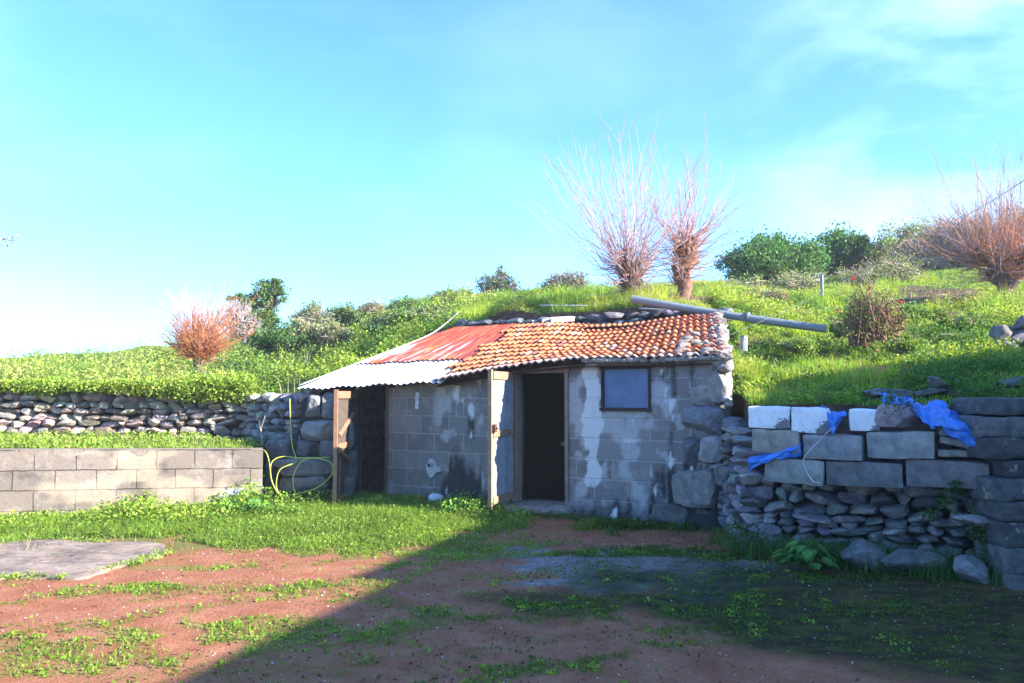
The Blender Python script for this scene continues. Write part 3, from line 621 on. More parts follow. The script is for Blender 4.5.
# ------------------------------------------------------------------ dry stone walls
def drywall(name, label, path, zb, zt, hr=(.09, .17), wr=(.13, .34), tone=(.25, .22, .21), depth=.3, hi=False, lean=.0, gap=.98):
    path = np.array(path, float); cu = np.r_[0, np.cumsum(np.hypot(*np.diff(path[:, :2], axis=0).T))]; Lw = cu[-1]
    root = thing(name, label, 'stone wall'); mb = MB(); row = 0
    f = lambda s: np.array([np.interp(s, cu, path[:, 0]), np.interp(s, cu, path[:, 1])])
    zz = min(zb); 
    while zz < max(zt)+.05:
        h = rng.uniform(*hr); s = -rng.uniform(0, .2)
        while s < Lw:
            w_ = rng.uniform(*wr); sc_ = min(max(s+w_/2, 0), Lw); zt_ = np.interp(sc_/Lw, np.linspace(0, 1, len(zt)), zt); zb_ = np.interp(sc_/Lw, np.linspace(0, 1, len(zb)), zb)
            if zz+h*.5 < zt_+rng.normal(0, .03) and zz+h > zb_-.03:
                p = f(sc_); p2 = f(min(sc_+.05, Lw)); p1 = f(max(sc_-.05, 0)); dd = p2-p1; an = math.atan2(dd[1], dd[0])
                hh = h*rng.uniform(.8, 1.25); tn = np.array(tone)*rng.uniform(.55, 1.45)*(1+rng.normal(0, .06, 3))
                nn_ = np.array([-dd[1], dd[0]])/np.linalg.norm(dd)
                q = p+nn_*(depth*.35+rng.normal(0, .02)+lean*(zz-min(zb)))
                stone(mb, [q[0], q[1], zz+h/2+rng.normal(0, .012)], (w_*gap*1.06, depth*rng.uniform(.8, 1.1), hh*1.08), np.array(Matrix.Rotation(an+rng.normal(0, .06), 3, 'Z')@Matrix.Rotation(rng.normal(0, .09), 3, 'Y')), tn, hi)
            s += w_
        zz += h*.93; row += 1
    mb.build('stones', M_STONE, root)
    bk = MB()
    for k in range(len(path)-1):
        a, b_ = path[k][:2], path[k+1][:2]; dd = (b_-a)/np.linalg.norm(b_-a); nn_ = np.array([-dd[1], dd[0]])
        za = np.interp(cu[k]/Lw, np.linspace(0, 1, len(zt)), zt)-.16; zb2 = np.interp(cu[k+1]/Lw, np.linspace(0, 1, len(zt)), zt)-.16
        lo = min(zb)-.1; x0, x1 = a+nn_*depth*.45, b_+nn_*depth*.45; y0, y1 = a+nn_*(depth*.9+.1), b_+nn_*(depth*.9+.1)
        hexa(bk, [[*x0, lo], [*x1, lo], [*y1, lo], [*y0, lo], [*x0, za], [*x1, zb2], [*y1, zb2], [*y0, za]], (.05, .04, .035))
    bk.build('core', M_EARTH, root); return root
drywall('stone_wall', 'dry stone retaining wall of pinkish grey rubble behind the block wall, under leafy weeds', [(-16, 12.7), (-9, 13.0), (-5, 13.15), (-4.1, 13.1)], [.80, .8, .8], [1.72, 1.80, 1.66, 1.72, 1.62, 1.56], (.09, .17), (.13, .36), (.36, .285, .25), hi=True)
drywall('stone_wall', 'shaded dry stone wall between the yellow hose and the block wall end, beside the shed eave', [(-4.12, 13.02), (-3.6, 12.7), (-3.05, 12.32)], [.5, .4, .3], [1.50, 1.55, 1.62], (.09, .15), (.12, .28), (.27, .25, .25), hi=True)
drywall('stone_wall', 'thin course of dark stones along the bank above the top of the tiled roof', [(-1.0, 14.82), (1.0, 13.72), (3.15, 12.42)], [2.55, 2.55, 2.55], [2.86, 2.88, 2.84], (.08, .13), (.16, .34), (.13, .13, .14), hi=False)
drywall('stone_wall', 'dry stone retaining wall in shade carrying the stacked concrete blocks', [(2.40, 9.45), (2.30, 8.35), (3.3, 7.80), (4.3, 7.28), (6.5, 6.4)], [-.1, -.1, -.1], [1.30, 1.05, .74, .72, .72, .72], (.06, .125), (.12, .36), (.24, .232, .235), .34, True)
for (px0, py0, px1, py1, dd, tn) in ((848, 522, 890, 560, 7.5, .13), (880, 505, 938, 540, 7.35, .17), (950, 532, 990, 572, 7.2, .16), (954, 515, 1004, 530, 7.1, .24), (915, 560, 955, 580, 7.2, .12)): pass
tw = drywall('stone_wall', 'low course of rough stones along the grass edge above the blue tarpaulin', [tuple(P(868, 392, 8.45)[:2]), tuple(P(940, 388, 8.2)[:2]), tuple(P(1080, 378, 7.9)[:2])], [1.15, 1.15, 1.2], [1.60, 1.66, 1.78], (.09, .15), (.18, .36), (.20, .195, .195), hi=True)
pl_ = drywall('stone_wall', 'heap of grey stones at the right edge of the grassy bank', [tuple(P(1008, 340, 10)[:2]), tuple(P(1060, 340, 10)[:2])], [1.9, 1.9], [2.35, 2.75], (.12, .18), (.2, .36), (.3, .29, .28), hi=True)
# masonry blocks under the sheet's left end
ms_ = thing('masonry_wall', 'rough wall of large grey blocks under the left end of the sheet roof', 'wall'); mb = MB()
for (x0, y0, x1, y1, dd, tn) in ((303, 396, 320, 419, 12.0, .22), (321, 393, 338, 419, 12.0, .20), (300, 420, 334, 441, 11.9, .30), (334, 418, 352, 452, 11.95, .26), (296, 441, 318, 458, 11.9, .17), (318, 441, 338, 458, 11.9, .15),
                                 (264, 440, 296, 459, 11.8, .12), (271, 459, 334, 476, 11.6, .18), (277, 477, 328, 497, 11.6, .20), (262, 460, 278, 500, 11.8, .13), (328, 477, 352, 500, 11.7, .13), (338, 452, 356, 478, 11.9, .12)):
    a, b_ = P(x0, y1, dd), P(x1, y0, dd); stone(mb, (a+b_)/2+[0, .15, 0], (b_[0]-a[0]+.015, .32, b_[2]-a[2]+.015), None, np.array([1, .97, .95])*tn, True, 6, 3)
mb.build('blocks', M_BLOCKC, ms_)
mb = MB(); a = P(300, 498, 12.15); b_ = P(352, 396, 12.15); box(mb, a[0], b_[0]+.1, 12.1, 12.3, -.1, b_[2]-.02, (.05, .045, .04)); box(mb, P(255, 440, 12.15)[0], a[0]-.003, 12.1, 12.3, -.1, P(262, 442, 12.15)[2], (.05, .045, .04)); mb.build('core', M_EARTH, ms_)
# large dark masonry at the far right edge
ms2 = thing('masonry_wall', 'dark wall of big squared stones at the right edge of the yard', 'wall'); mb = MB()
yy = 398
for row, (h, xs0) in enumerate(((18, 978), (22, 974), (22, 980), (18, 1002), (24, 992), (20, 1000), (26, 1004), (26, 1010), (26, 1014))):
    x = xs0; dd = 7.0-.04*row
    while x < 1130:
        w_ = rng.uniform(34, 62); a, b_ = P(x, yy+h, dd), P(x+w_, yy, dd)
        vb, fb = rounded_block((b_[0]-a[0]-.008, .5, b_[2]-a[2]-.006), .022, .022); mb.add(vb+(a+b_)/2+[rng.normal(0, .01), .22+rng.normal(0, .025), 0], fb, np.array([1, .97, .94])*rng.uniform(.08, .19)); x += w_
    yy += h
mb.build('blocks', M_STONE, ms2)
# boulders at the foot of the right wall
for (x0, y0, x1, y1, dd, tn, lab) in ((842, 524, 888, 566, 7.45, .16, 'broad grey boulder at the wall foot just right of the leafy dock plant'), (880, 520, 940, 556, 7.3, .15, 'flat dark boulder at the wall foot below the middle concrete blocks'), (950, 536, 990, 574, 7.0, .20, 'leaning pale boulder with a slanted top at the right foot of the wall'), (956, 513, 1004, 530, 7.1, .28, 'long pale flat stone resting low on the right wall')):
    mb = MB(); a, b_ = P(x0, y1, dd), P(x1, y0, dd); c = (a+b_)/2; c[2] = c[2] if 'low on' in lab else yard_z(c[0], c[1])+.3*(b_[2]-a[2]); stone(mb, c, (b_[0]-a[0], .34, (b_[2]-a[2])*.72), np.array(Matrix.Rotation(.15, 3, 'Y')), np.array([1, .97, .95])*tn*1.15, True, 5, 14)
    tag(mb.build('boulder', M_STONE, None, loc=c), lab, 'boulder')
# ------------------------------------------------------------------ stacked concrete blocks
def wl_d(px): return np.interp(px, [740, 1024], [8.02, 6.95])       # depth of the right wall's face
M_WHITEB, t, b = newmat('painted_block', .9, .2); a = attr(t); c = mixc(t, a.outputs[0], (.82, .83, .82), 0)
g_ = N(t, 'ShaderNodeTexCoord'); sx = N(t, 'ShaderNodeSeparateXYZ'); t.links.new(g_.outputs['Object'], sx.inputs[0])
nw = noise(t, 5, 5, .7); ad = N(t, 'ShaderNodeMath', _operation='MULTIPLY_ADD'); ad.inputs[1].default_value = -.55; t.links.new(sx.outputs[0], ad.inputs[0]); t.links.new(nw, ad.inputs[2])
msk = ramp(t, ad.outputs[0], .40, .43); wc = mixc(t, (.84, .85, .85), (.45, .45, .43), ramp(t, noise(t, 14, 7, .8), .50, .72, 0, .8)); t.links.new(mixc(t, mixc(t, (.17, .17, .18), (.26, .25, .24), noise(t, 10)), wc, msk), b.inputs['Base Color']); bump(t, b, noise(t, 30, 5), .4, .006)
blocks = [((745, 406, 789, 429), 0, 'w', 'white painted concrete block at the left end of the top row'), ((787, 407, 828, 434), 2, 'w', 'white painted concrete block in the top row, just left of the blue tarpaulin tuft'),
          ((846, 409, 879, 431), 0, 'w', 'small white painted concrete block in the top row between tarpaulin tuft and rough rock'),
          ((748, 429, 797, 453), 1, (.27, .25, .20), 'yellowish weathered concrete block at the left end of the second row'), ((800, 434, 862, 460), 0, (.17, .17, .17), 'dark concrete block behind the white cord in the second row'),
          ((864, 431, 934, 459), -1, (.18, .18, .17), 'wide dark concrete block below the rough rock in the second row'),
          ((761, 458, 822, 484), 3, (.21, .21, .19), 'stained concrete block at the left of the third row, under the lower tarpaulin end'), ((823, 461, 903, 487), 0, (.18, .18, .175), 'long concrete block in the middle of the third row'),
          ((904, 459, 990, 488), 1, (.16, .15, .15), 'longest brown grey concrete block at the right of the third row'), ((935, 438, 974, 447), 10, (.25, .25, .25), 'thin pale slab on top of the small slab pile right of the second row'),
          ((936, 429, 968, 438), 12, (.17, .17, .17), 'small tilted slab under the fallen end of the blue tarpaulin'), ((934, 449, 972, 458), 1, (.2, .2, .18), 'thin slab at the bottom of the small slab pile right of the second row'), ((990, 463, 1016, 475), 0, (.2, .2, .2), 'small grey slab sticking out at the right of the third row'), ((955, 414, 977, 440), 0, (.15, .15, .15), 'upright dark slab behind the fallen end of the blue tarpaulin')]
for (x0, y0, x1, y1), rot, tn, lab in blocks:
    d0, d1 = wl_d(x0), wl_d(x1); a, b_ = P(x0, (y0+y1)/2, d0), P(x1, (y0+y1)/2, d1); dm_ = (d0+d1)/2
    w_ = np.linalg.norm((b_-a)[:2]); h_ = (y1-y0)/FOC*dm_; c = (a+b_)/2; th_ = .30 if lab[:5] != 'uprig' else .1
    v, f = rounded_block((w_-.02, th_, h_-.012), .018, .013); an = math.atan2(b_[1]-a[1], b_[0]-a[0])
    if lab.startswith('upright'): c = c+np.array([.05, .25, 0])
    else: c = c+np.array([0.06, th_/2-.08+rng.uniform(-.03, .03), 0])
    mb = MB(); mb.add(v, f, np.array(tn)*rng.uniform(1.0, 1.75) if tn != 'w' else (.2, .2, .2))
    o = mb.build('concrete_slab' if 'slab' in lab else 'concrete_block', M_WHITEB if tn == 'w' else M_BLOCKC, None)
    o.location = Vector([float(k) for k in c]); o.rotation_euler = (rng.normal(0, .02), R(rot), an+rng.normal(0, .07))
    tag(o, lab, 'slab' if 'slab' in lab else 'concrete block')
mb = MB(); d0 = wl_d(903); a, b_ = P(878, 431, d0), P(929, 404, d0); c = (a+b_)/2+[0, .1, 0]; stone(mb, c, (b_[0]-a[0]+.04, .3, b_[2]-a[2]), None, (.33, .27, .28), True, 4.5, 9)
tag(mb.build('rock', M_STONE, None, loc=c), 'rough purplish rock in the top row beside the blue tarpaulin', 'rock')
# tarps: coarse control nets (px, py, depth offset)
def cloth(name, label, net, up=10, cr=.03):
    net = np.array([[P(x, y, wl_d(x)+o) for x, y, o in row] for row in net]); r, c, _ = net.shape
    rows = np.array([spline(net[i], up) for i in range(r)]); full = np.array([spline(rows[:, j], up) for j in range(rows.shape[1])]).transpose(1, 0, 2)
    a, b_ = full.shape[:2]; Iu, Iv = np.meshgrid(np.arange(a), np.arange(b_), indexing='ij')
    rid = np.abs(fbm(Iu*.16+3, Iv*.12, 2, 4)-.5)*2; full[..., 1] += cr*(rid-.3)*2.2+cr*.9*(np.abs(fbm(Iu*.45+1, Iv*.25, 8, 3)-.5)*2-.3)+cr*.6*np.abs(np.sin(Iv*.55+Iu*.35+3*fbm(Iu*.2, Iv*.2, 5))); full[..., 2] += cr*(fbm(Iu*.35, Iv*.3+9, 4, 3)-.5)*3.4; full[..., 0] += cr*(fbm(Iu*.2+5, Iv*.2, 6, 3)-.5)
    mb = MB(); p = full.reshape(-1, 3); F = gridf(a, b_); mb.add(p, F, (0, 0, 1)); o = mb.build(name, M_TARP, None, True)
    sm = o.modifiers.new('s', 'SOLIDIFY'); sm.thickness = .004; return tag(o, label, 'tarpaulin')
cloth('tarpaulin', 'large crumpled blue tarpaulin draped over the top right of the blocks and hanging down', [[(878, 392, .45), (893, 394, .4), (915, 403, .3), (945, 404, .15), (965, 416, .1), (985, 440, .0)], [(884, 397, .3), (898, 401, .2), (918, 408, .1), (935, 415, -.12), (958, 424, -.14), (982, 446, -.12)], [(882, 401, .25), (900, 407, .15), (912, 411, -.05), (931, 426, -.16), (948, 431, -.16), (988, 455, -.1)]], 9, .04)
cloth('tarpaulin', 'small tuft of blue tarpaulin poking up between two white painted blocks', [[(822, 404, .15), (834, 412, .1), (847, 414, .05)], [(826, 412, -.0), (834, 420, -.1), (844, 417, 0)], [(828, 432, .0), (834, 434, -.12), (837, 428, -.0)]], 9, .03)
cloth('tarpaulin', 'strip of blue tarpaulin squeezed between the blocks at the left of the stack', [[(748, 457, .0), (765, 453, -.02), (785, 443, -.04), (800, 437, .0)], [(748, 462, -.08), (766, 459, -.1), (786, 451, -.1), (801, 447, -.08)], [(750, 472, -.05), (762, 463, -.1), (784, 459, -.1), (802, 457, -.05)]], 8, .02)
mb = MB(); pts = spline([P(x, y, wl_d(x)-o) for x, y, o in ((832, 428, .2), (820, 440, .16), (804, 458, .15), (806, 470, .15), (813, 481, .2), (820, 483, .22))], 8); tube(mb, pts, .005, 5, (.6, .55, .58))
tag(mb.build('cord', M_PLAST, None, True), 'thin white cord hanging from the tarpaulin across the dark blocks', 'cord')

# ------------------------------------------------------------------ hose, wires, pole
mb = MB(); z2p = lambda pts, d: spline([P(200+x/4.27, 360+y/4.27, d+o) for x, y, o in pts], 10); YH = (.46, .50, .08)
for pts in ([(383, 165, 0), (385, 230, 0), (388, 300, 0), (395, 370, -.05), (410, 418, -.3), (400, 440, -.45), (340, 470, -.5), (326, 540, -.5), (350, 575, -.5), (420, 570, -.52), (500, 545, -.52), (562, 490, -.45), (560, 440, -.4), (500, 420, -.4), (440, 430, -.42), (400, 490, -.5), (405, 560, -.52), (440, 590, -.55), (495, 585, -.55), (512, 560, -.5)],
            [(245, 375, -.2), (280, 392, -.35), (296, 440, -.4), (302, 500, -.45), (325, 560, -.5), (362, 602, -.55)], [(560, 415, -.35), (430, 418, -.4), (350, 413, -.42), (305, 440, -.48), (305, 510, -.5), (335, 570, -.52), (380, 608, -.56), (460, 612, -.56), (512, 588, -.55)]):
    tube(mb, z2p(pts, 11.85), .008, 7, YH)
tag(mb.build('garden_hose', M_HOSE, None, True), 'yellow garden hose hanging in loose loops left of the shed', 'hose')
mb = MB(); tube(mb, spline([P(300, 385, 12.4), P(360, 362, 13.1), P(420, 339, 14.0), (P(440, 328, 14.6)), P(459, 312, 15.3)], 8)+[0, 0, .0], .009, 6, (.72, .72, .70)); tag(mb.build('water_pipe', M_PLAST, None, True), 'thin pale pipe running up along the left edge of the sheet roof', 'pipe')
mb = MB(); tube(mb, spline([P(540, 308, 14.2), P(600, 309, 13.9), P(650, 312, 13.2), P(692, 314, 12.6)], 6)+[0, 0, .05], .010, 5, (.5, .55, .55)); tag(mb.build('water_pipe', M_PLAST, None, True), 'thin grey green pipe strung above the top edge of the tiled roof', 'pipe')
pole_a, pole_b = P(632, 299, 12.9), P(826, 329, 11.6)
mb = MB(); pts = np.linspace(pole_a, pole_b, 14); pts[:, 2] += -.02*np.sin(np.linspace(0, 3.14, 14)); tube(mb, pts, np.linspace(.062, .055, 14), 12, (.20, .235, .25)); 
o = thing('fallen_pole', 'long grey metal pole lying aslant across the bank behind the roof corner', 'pole'); pb = mb.build('pole', M_PLAST, o, True); pb.modifiers.new('e', 'EDGE_SPLIT')
mb = MB(); k = .62; q = pole_a+(pole_b-pole_a)*k; dq = (pole_b-pole_a)/np.linalg.norm(pole_b-pole_a); tube(mb, [q-dq*.03, q+dq*.03], .069, 12, (.14, .16, .17)); mb.build('collar', M_PLAST, o, True)
mb = MB(); tube(mb, spline([P(727, 336, 9.6), P(760, 322, 10.8), P(808, 300, 13.5), P(822, 290, 15.3)], 6), .002, 4, (.2, .2, .2)); tag(mb.build('wire', M_PLAST, None), 'thin slack wire from the shed corner up to the short post on the bank', 'wire')
mb = MB(); pb_ = P(822, 288, 15.3); tube(mb, [pb_-[0, 0, .15], pb_+[0, 0, .24]], .03, 8, (.26, .28, .29)); tag(mb.build('fence_post', M_PLAST, None), 'short grey post standing on the grassy bank below the dark green bushes', 'post')
mb = MB(); pb_ = P(744, 343, 11.2); tube(mb, [pb_-[0.02, 0, .2], pb_+[0, 0, .06], pb_+[.01, 0, .10]], [.06, .05, .03], 9, (.33, .36, .36)); tag(mb.build('fence_post', M_STONE, None), 'stubby pale stone post leaning beside the shed roof corner', 'post')
mb = MB(); tube(mb, [P(940, 334, 12), P(1010, 335, 12), P(1090, 335, 12)], .004, 4, (.5, .5, .5)); tag(mb.build('wire', M_PLAST, None), 'level fence wire over the sunny grass at the right', 'wire')
mb = MB(); tube(mb, spline([P(962, 218, 20), P(1000, 196, 17), P(1060, 158, 13), P(1300, 20, 8)], 6), .010, 5, (.10, .10, .12)); tag(mb.build('overhead_cable', M_PLAST, None), 'dark overhead cable crossing the bare branches at the right edge', 'cable')
# small things by the shed
mb = MB(); s_, z_ = FS(441, 505); tube(mb, L([[s_-.12, -.30, .03], [s_+.03, -.26, .16]]), .035, 8, (.02, .03, .07)); tag(mb.build('pipe_stub', M_PLAST, None), 'short dark pipe stub leaning at the foot of the shed wall', 'pipe')
mb = MB(); stone(mb, L([[s_+.12, -.27, .13]])[0], (.22, .16, .17), None, (.62, .64, .66), True, 2.4); tag(mb.build('crumpled_sack', M_PLAST, None, True), 'crumpled white sack on the weeds at the foot of the shed wall', 'sack')
for k in range(9):
    x0 = s_l-.12-k*.045; mb = MB(); a = L([[x0-.02, .38+.05*(k % 3), .09]])[0]; b_ = L([[x0-.30-rng.uniform(0, .25), .95, rng.uniform(1.2, 1.6)]])[0]
    tube(mb, spline([a, (a+b_)/2+rng.normal(0, .02, 3), b_], 4), .016, 6, (.15, .11, .09)); tag(mb.build('wooden_pole', M_WOOD, None, True), 'thin wooden pole leaning in the dark open bay under the sheet roof', 'pole', 'poles leaning in the open bay')
wb = thing('workbench', 'rough wooden bench standing in the dark behind the open doorway', 'bench'); 
mb = MB(); lb(mb, sd0+.2, sd1+.35, .9, 1.4, .84, .89, (.22, .17, .12)); mb.build('top', M_WOOD, wb)
for ss in (sd0+.25, sd1+.28):
    for n_s in (.95, 1.33): mb = MB(); lb(mb, ss, ss+.06, n_s, n_s+.06, .09, .838, (.2, .15, .1)); mb.build('leg', M_WOOD, wb)
# old concrete slab on the left of the yard
mb = MB(); poly = [gp(-60, 541), gp(40, 540), gp(100, 543), gp(162, 545), gp(166, 553), gp(140, 562), gp(105, 572), gp(80, 580), (gp(20, 579)), gp(-60, 582)]
def fill(poly, z0, z1, c):
    n = len(poly); v = [[x, y, z0+yard_z(x, y)*0] for x, y in poly]+[[x, y, z1] for x, y in poly]
    return v, (np.arange(n)[None]+n, np.array([[k, (k+1) % n, n+(k+1) % n, n+k] for k in range(n)]))
pp = spline(np.array([[x, y, 0] for x, y in poly+poly[:1]]), 6)[:-1, :2]; pp = pp+.26*(np.stack([fbm(pp[:, 0]*3.5, pp[:, 1]*3.5, 1), fbm(pp[:, 0]*3.5, pp[:, 1]*3.5, 5)], -1)-.5)
ctr = pp.mean(0); rings = [pp*(f_)+ctr*(1-f_) for f_ in (1, .97, .75, .5, .25, .02)]
v = [np.c_[rings[0], np.full(len(pp), -.06)]]+[np.c_[r_, .022+.016*(fbm(r_[:, 0]*3, r_[:, 1]*3, 2)-.5)+(0 if k else -.008)] for k, r_ in enumerate(rings)]
n = len(pp); V = np.vstack(v); F = []
for k in range(len(v)-1): F += [[k*n+j, k*n+(j+1) % n, (k+1)*n+(j+1) % n, (k+1)*n+j] for j in range(n)]
M_SLAB, t, b = newmat('old_slab', .95, .2); c = mixc(t, (.35, .26, .20), (.17, .125, .105), ramp(t, noise(t, 2.5, 6, .7), .4, .6)); c = mixc(t, c, (.5, .42, .36), ramp(t, noise(t, 6, 6, .7, None, (1, 3, 1)), .55, .7)); c = mixc(t, c, (.07, .055, .045), ramp(t, noise(t, 22, 5, .8), .5, .66, 0, .8)); c = mixc(t, c, (.10, .14, .04), ramp(t, noise(t, 4, 7, .75), .58, .64, 0, .7)); t.links.new(c, b.inputs['Base Color']); bump(t, b, noise(t, 25, 6), .5, .01)
mb.add(V, np.array(F), (.3, .28, .26)); tag(mb.build('concrete_path', M_SLAB, None, True), kind='structure')

# ------------------------------------------------------------------ foliage tools
def rand_dir(n, up=0.):
    v = rng.normal(size=(n, 3)); v[:, 2] += up; return v/np.linalg.norm(v, axis=1)[:, None]
def leaves(mb, pos, size, col, up=.6, aspect=.55, droop=.0):
    n = len(pos); size = np.broadcast_to(size, (n,))[:, None]
    nrm = rand_dir(n, up); a = np.cross(nrm, rand_dir(n)); a /= np.linalg.norm(a, axis=1)[:, None]+1e-9; b_ = np.cross(nrm, a)
    V = np.stack([pos-a*size*.5, pos+b_*size*aspect*.5+nrm*size*.06, pos+a*size*.5, pos-b_*size*aspect*.5+nrm*size*.06], 1).reshape(-1, 3)
    i = np.arange(n)[:, None]*4; mb.add(V, i+np.arange(4)[None], np.repeat(col, 4, 0))
def tint_(n, base, var=.25, hue=.12):
    c = np.asarray(base)[None]*(1+rng.normal(0, var, (n, 1)))*(1+rng.normal(0, hue, (n, 3))); return np.clip(c, .004, .9)
def blades(mb, pos, h, col, w_=.006, lean=.4):
    n = len(pos); h = np.broadcast_to(h, (n,)); a = rng.uniform(0, 2*math.pi, n); ln = np.abs(rng.normal(0, lean, n))*h; a2 = rng.uniform(0, 2*math.pi, n)
    wd = np.stack([np.cos(a2), np.sin(a2), 0*a2], -1)*w_; tip = pos+np.stack([np.cos(a)*ln, np.sin(a)*ln, h], -1); mid = pos+np.stack([np.cos(a)*ln*.3, np.sin(a)*ln*.3, h*.6], -1)
    V = np.stack([pos-wd, pos+wd, mid+wd*.7, mid-wd*.7, tip], 1).reshape(-1, 3); i = np.arange(n)[:, None]*5
    mb.add(V, (i+np.array([[0, 1, 2, 3]]), i+np.array([[3, 2, 4]])), np.repeat(col, 5, 0))
def herbs(mb, base, rad, hgt, nl, ls, col, flat=.0):
    """leafy plants: base (n,3), leaves in a dome of radius rad and height hgt"""
    n = len(base); rad = np.broadcast_to(rad, (n,)); hgt = np.broadcast_to(hgt, (n,)); idx = np.repeat(np.arange(n), nl); m = len(idx)
    d = rand_dir(m, .5); d[:, 2] = np.abs(d[:, 2]); r = rng.uniform(.35, 1, m)**.7
    p = base[idx]+d*r[:, None]*np.stack([rad[idx], rad[idx], hgt[idx]], -1)
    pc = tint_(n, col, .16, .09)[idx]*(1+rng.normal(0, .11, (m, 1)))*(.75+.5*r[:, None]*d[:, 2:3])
    leaves(mb, p, ls*rng.uniform(.6, 1.35, m), np.clip(pc, .004, .9), .8)
def in_view(X, Y, Z, mpx=60, mpy=40):
    px, py = proj(np.stack([X, Y, Z], -1)); return (px > -mpx) & (px < 1024+mpx) & (py < 683+mpy), px, py
def hill_sample(n, vmax, u0=None, u1=None):
    u = rng.uniform(cum[1]-4 if u0 is None else u0, cum[-2]+1 if u1 is None else u1, n); v = vmax*rng.random(n)**1.15
    X, Y = hill_pt(u, v); return X, Y, v
# left bank: leafy herbs
G1 = (.25, .34, .045); G2 = (.11, .21, .04); G3 = (.32, .37, .08)
X, Y, v = hill_sample(52000, 22); Z = H(X, Y); ok, px, py = in_view(X, Y, Z)
leafy = ok & (px < 560) & (v > .05)
keep = leafy & (rng.random(len(X)) < np.where(Y < 17, .95, .55))
X1, Y1, Z1, px1 = X[keep], Y[keep], Z[keep], px[keep]
pat = fbm(X1*.5, Y1*.5, 4); pat2 = fbm(X1*1.4, Y1*1.4, 9)
hh = .10+.55*sstep(.36, .66, pat2)+.10*sstep(12, 20, Y1); hh *= np.where(px1 > 300, .75, 1)*np.where((px1 > 470), .55, 1)
mb = MB()
for lo, hi_, colr in ((-1, .42, G1), (.42, .54, (.17, .28, .04)), (.54, 2, G3)):
    s_ = (pat >= lo) & (pat < hi_) & (rng.random(len(pat)) < .25+1.2*sstep(.34, .52, pat2)); 
    if s_.any(): herbs(mb, np.stack([X1, Y1, Z1-.05], -1)[s_], .10+.25*hh[s_], hh[s_], 12, .062, colr)
# weeds spilling over the stone wall and on the terrace
m = 2400; x = rng.uniform(-11, -4.1, m); sp = fbm(x*.9, 0*x, 3); y = 13.1+rng.uniform(-.22, .25, m); z = 1.60+rng.uniform(-.20, .08, m)*sstep(.36, .55, sp)
herbs(mb, np.stack([x, y, z], -1), .12+.12*sp, .12+.28*sp, 13, .055, G1)
tag(mb.build('weeds', M_LEAF), 'dense bright green leafy weeds covering the left bank', 'weeds', kind='stuff')
mb = MB(); m = 1500; x = rng.uniform(-11, -3.6, m); f_ = rng.random(m)**1.5; y0 = np.interp(x, [BWA[0], BWB[0]], [BWA[1], BWB[1]])+.25; y = y0+(12.95-y0)*f_; z = np.interp(x, [BWA[0], BWB[0]], [BWA[2], BWB[2]])-.02
pt = fbm(x*.8, y*.8, 12); k = pt > .36; herbs(mb, np.stack([x, y, z], -1)[k], .09, .03+.13*sstep(.45, .7, pt[k]), 12, .042, (.24, .33, .05))
m = 4000; x = rng.uniform(-11, -3.7, m); y0 = np.interp(x, [BWA[0], BWB[0]], [BWA[1], BWB[1]])+.22; y = y0+(13.0-y0)*rng.random(m); z = np.interp(x, [BWA[0], BWB[0]], [BWA[2], BWB[2]])-.03
blades(mb, np.stack([x, y, z], -1), rng.uniform(.04, .12, m), tint_(m, (.22, .30, .05)), .006)
tag(mb.build('terrace_weeds', M_LEAF), 'low green weeds on the terrace between block wall and stone wall', 'weeds', kind='stuff')
# right bank grass
X, Y, v = hill_sample(380000, 21, cum[4]+.5); Z = H(X, Y); ok, px, py = in_view(X, Y, Z, 40)
emk = earthmask(X, Y, Z); den = np.where(Y < 11, 1., .75)*(1-.9*emk)*sstep(.22, .42, fbm(X*1.5, Y*1.5, 6)+.1)
k = ok & (px > 455) & (rng.random(len(X)) < den); X2, Y2, Z2 = X[k], Y[k], Z[k]; pt = fbm(X2*.9, Y2*.9, 2)
hh = (.05+.30*sstep(.40, .8, pt)*sstep(.4, .6, fbm(X2*2.6, Y2*2.6, 8)))*rng.uniform(.6, 1.2, len(X2))
cg = np.where((fbm(X2*1.2+8, Y2*1.2, 5) > .5)[:, None], np.array([[.36, .46, .045]]), np.array([[.21, .36, .04]])); cg = np.clip(cg*(1+rng.normal(0, .2, (len(X2), 1))), .01, .8)
mb = MB(); blades(mb, np.stack([X2, Y2, Z2-.01], -1), hh, cg, .0055, .5)
st_ = rng.random(len(X2)) < .06+.3*sstep(.52, .66, fbm(X2*.7, Y2*.7, 33)); 
if st_.any(): blades(mb, np.stack([X2, Y2, Z2], -1)[st_], hh[st_]*1.25, tint_(int(st_.sum()), (.42, .34, .17), .25, .08), .004, .7)
X, Y, v = hill_sample(26000, 13, cum[6]); Z = H(X, Y); ok, px, py = in_view(X, Y, Z, 40); f1 = fbm(X*.9, Y*.9, 14); em_ = earthmask(X, Y, Z) < .35
for lo, hi_, cc_, h__ in ((.50, .56, (.24, .36, .045), .12), (.56, .60, (.13, .24, .045), .22), (.60, .9, (.30, .38, .07), .30), (.2, .36, (.10, .20, .04), .20)):
    k = ok & (f1 > lo) & (f1 <= hi_) & em_ & (px > 560)
    if k.any(): herbs(mb, np.stack([X, Y, Z], -1)[k], .09+.3*h__, h__*rng.uniform(.5, 1.2, int(k.sum())), 10, .045, cc_)
tag(mb.build('grass', M_GRASS), 'lush bright grass covering the bank right of and above the shed', 'grass', kind='stuff')
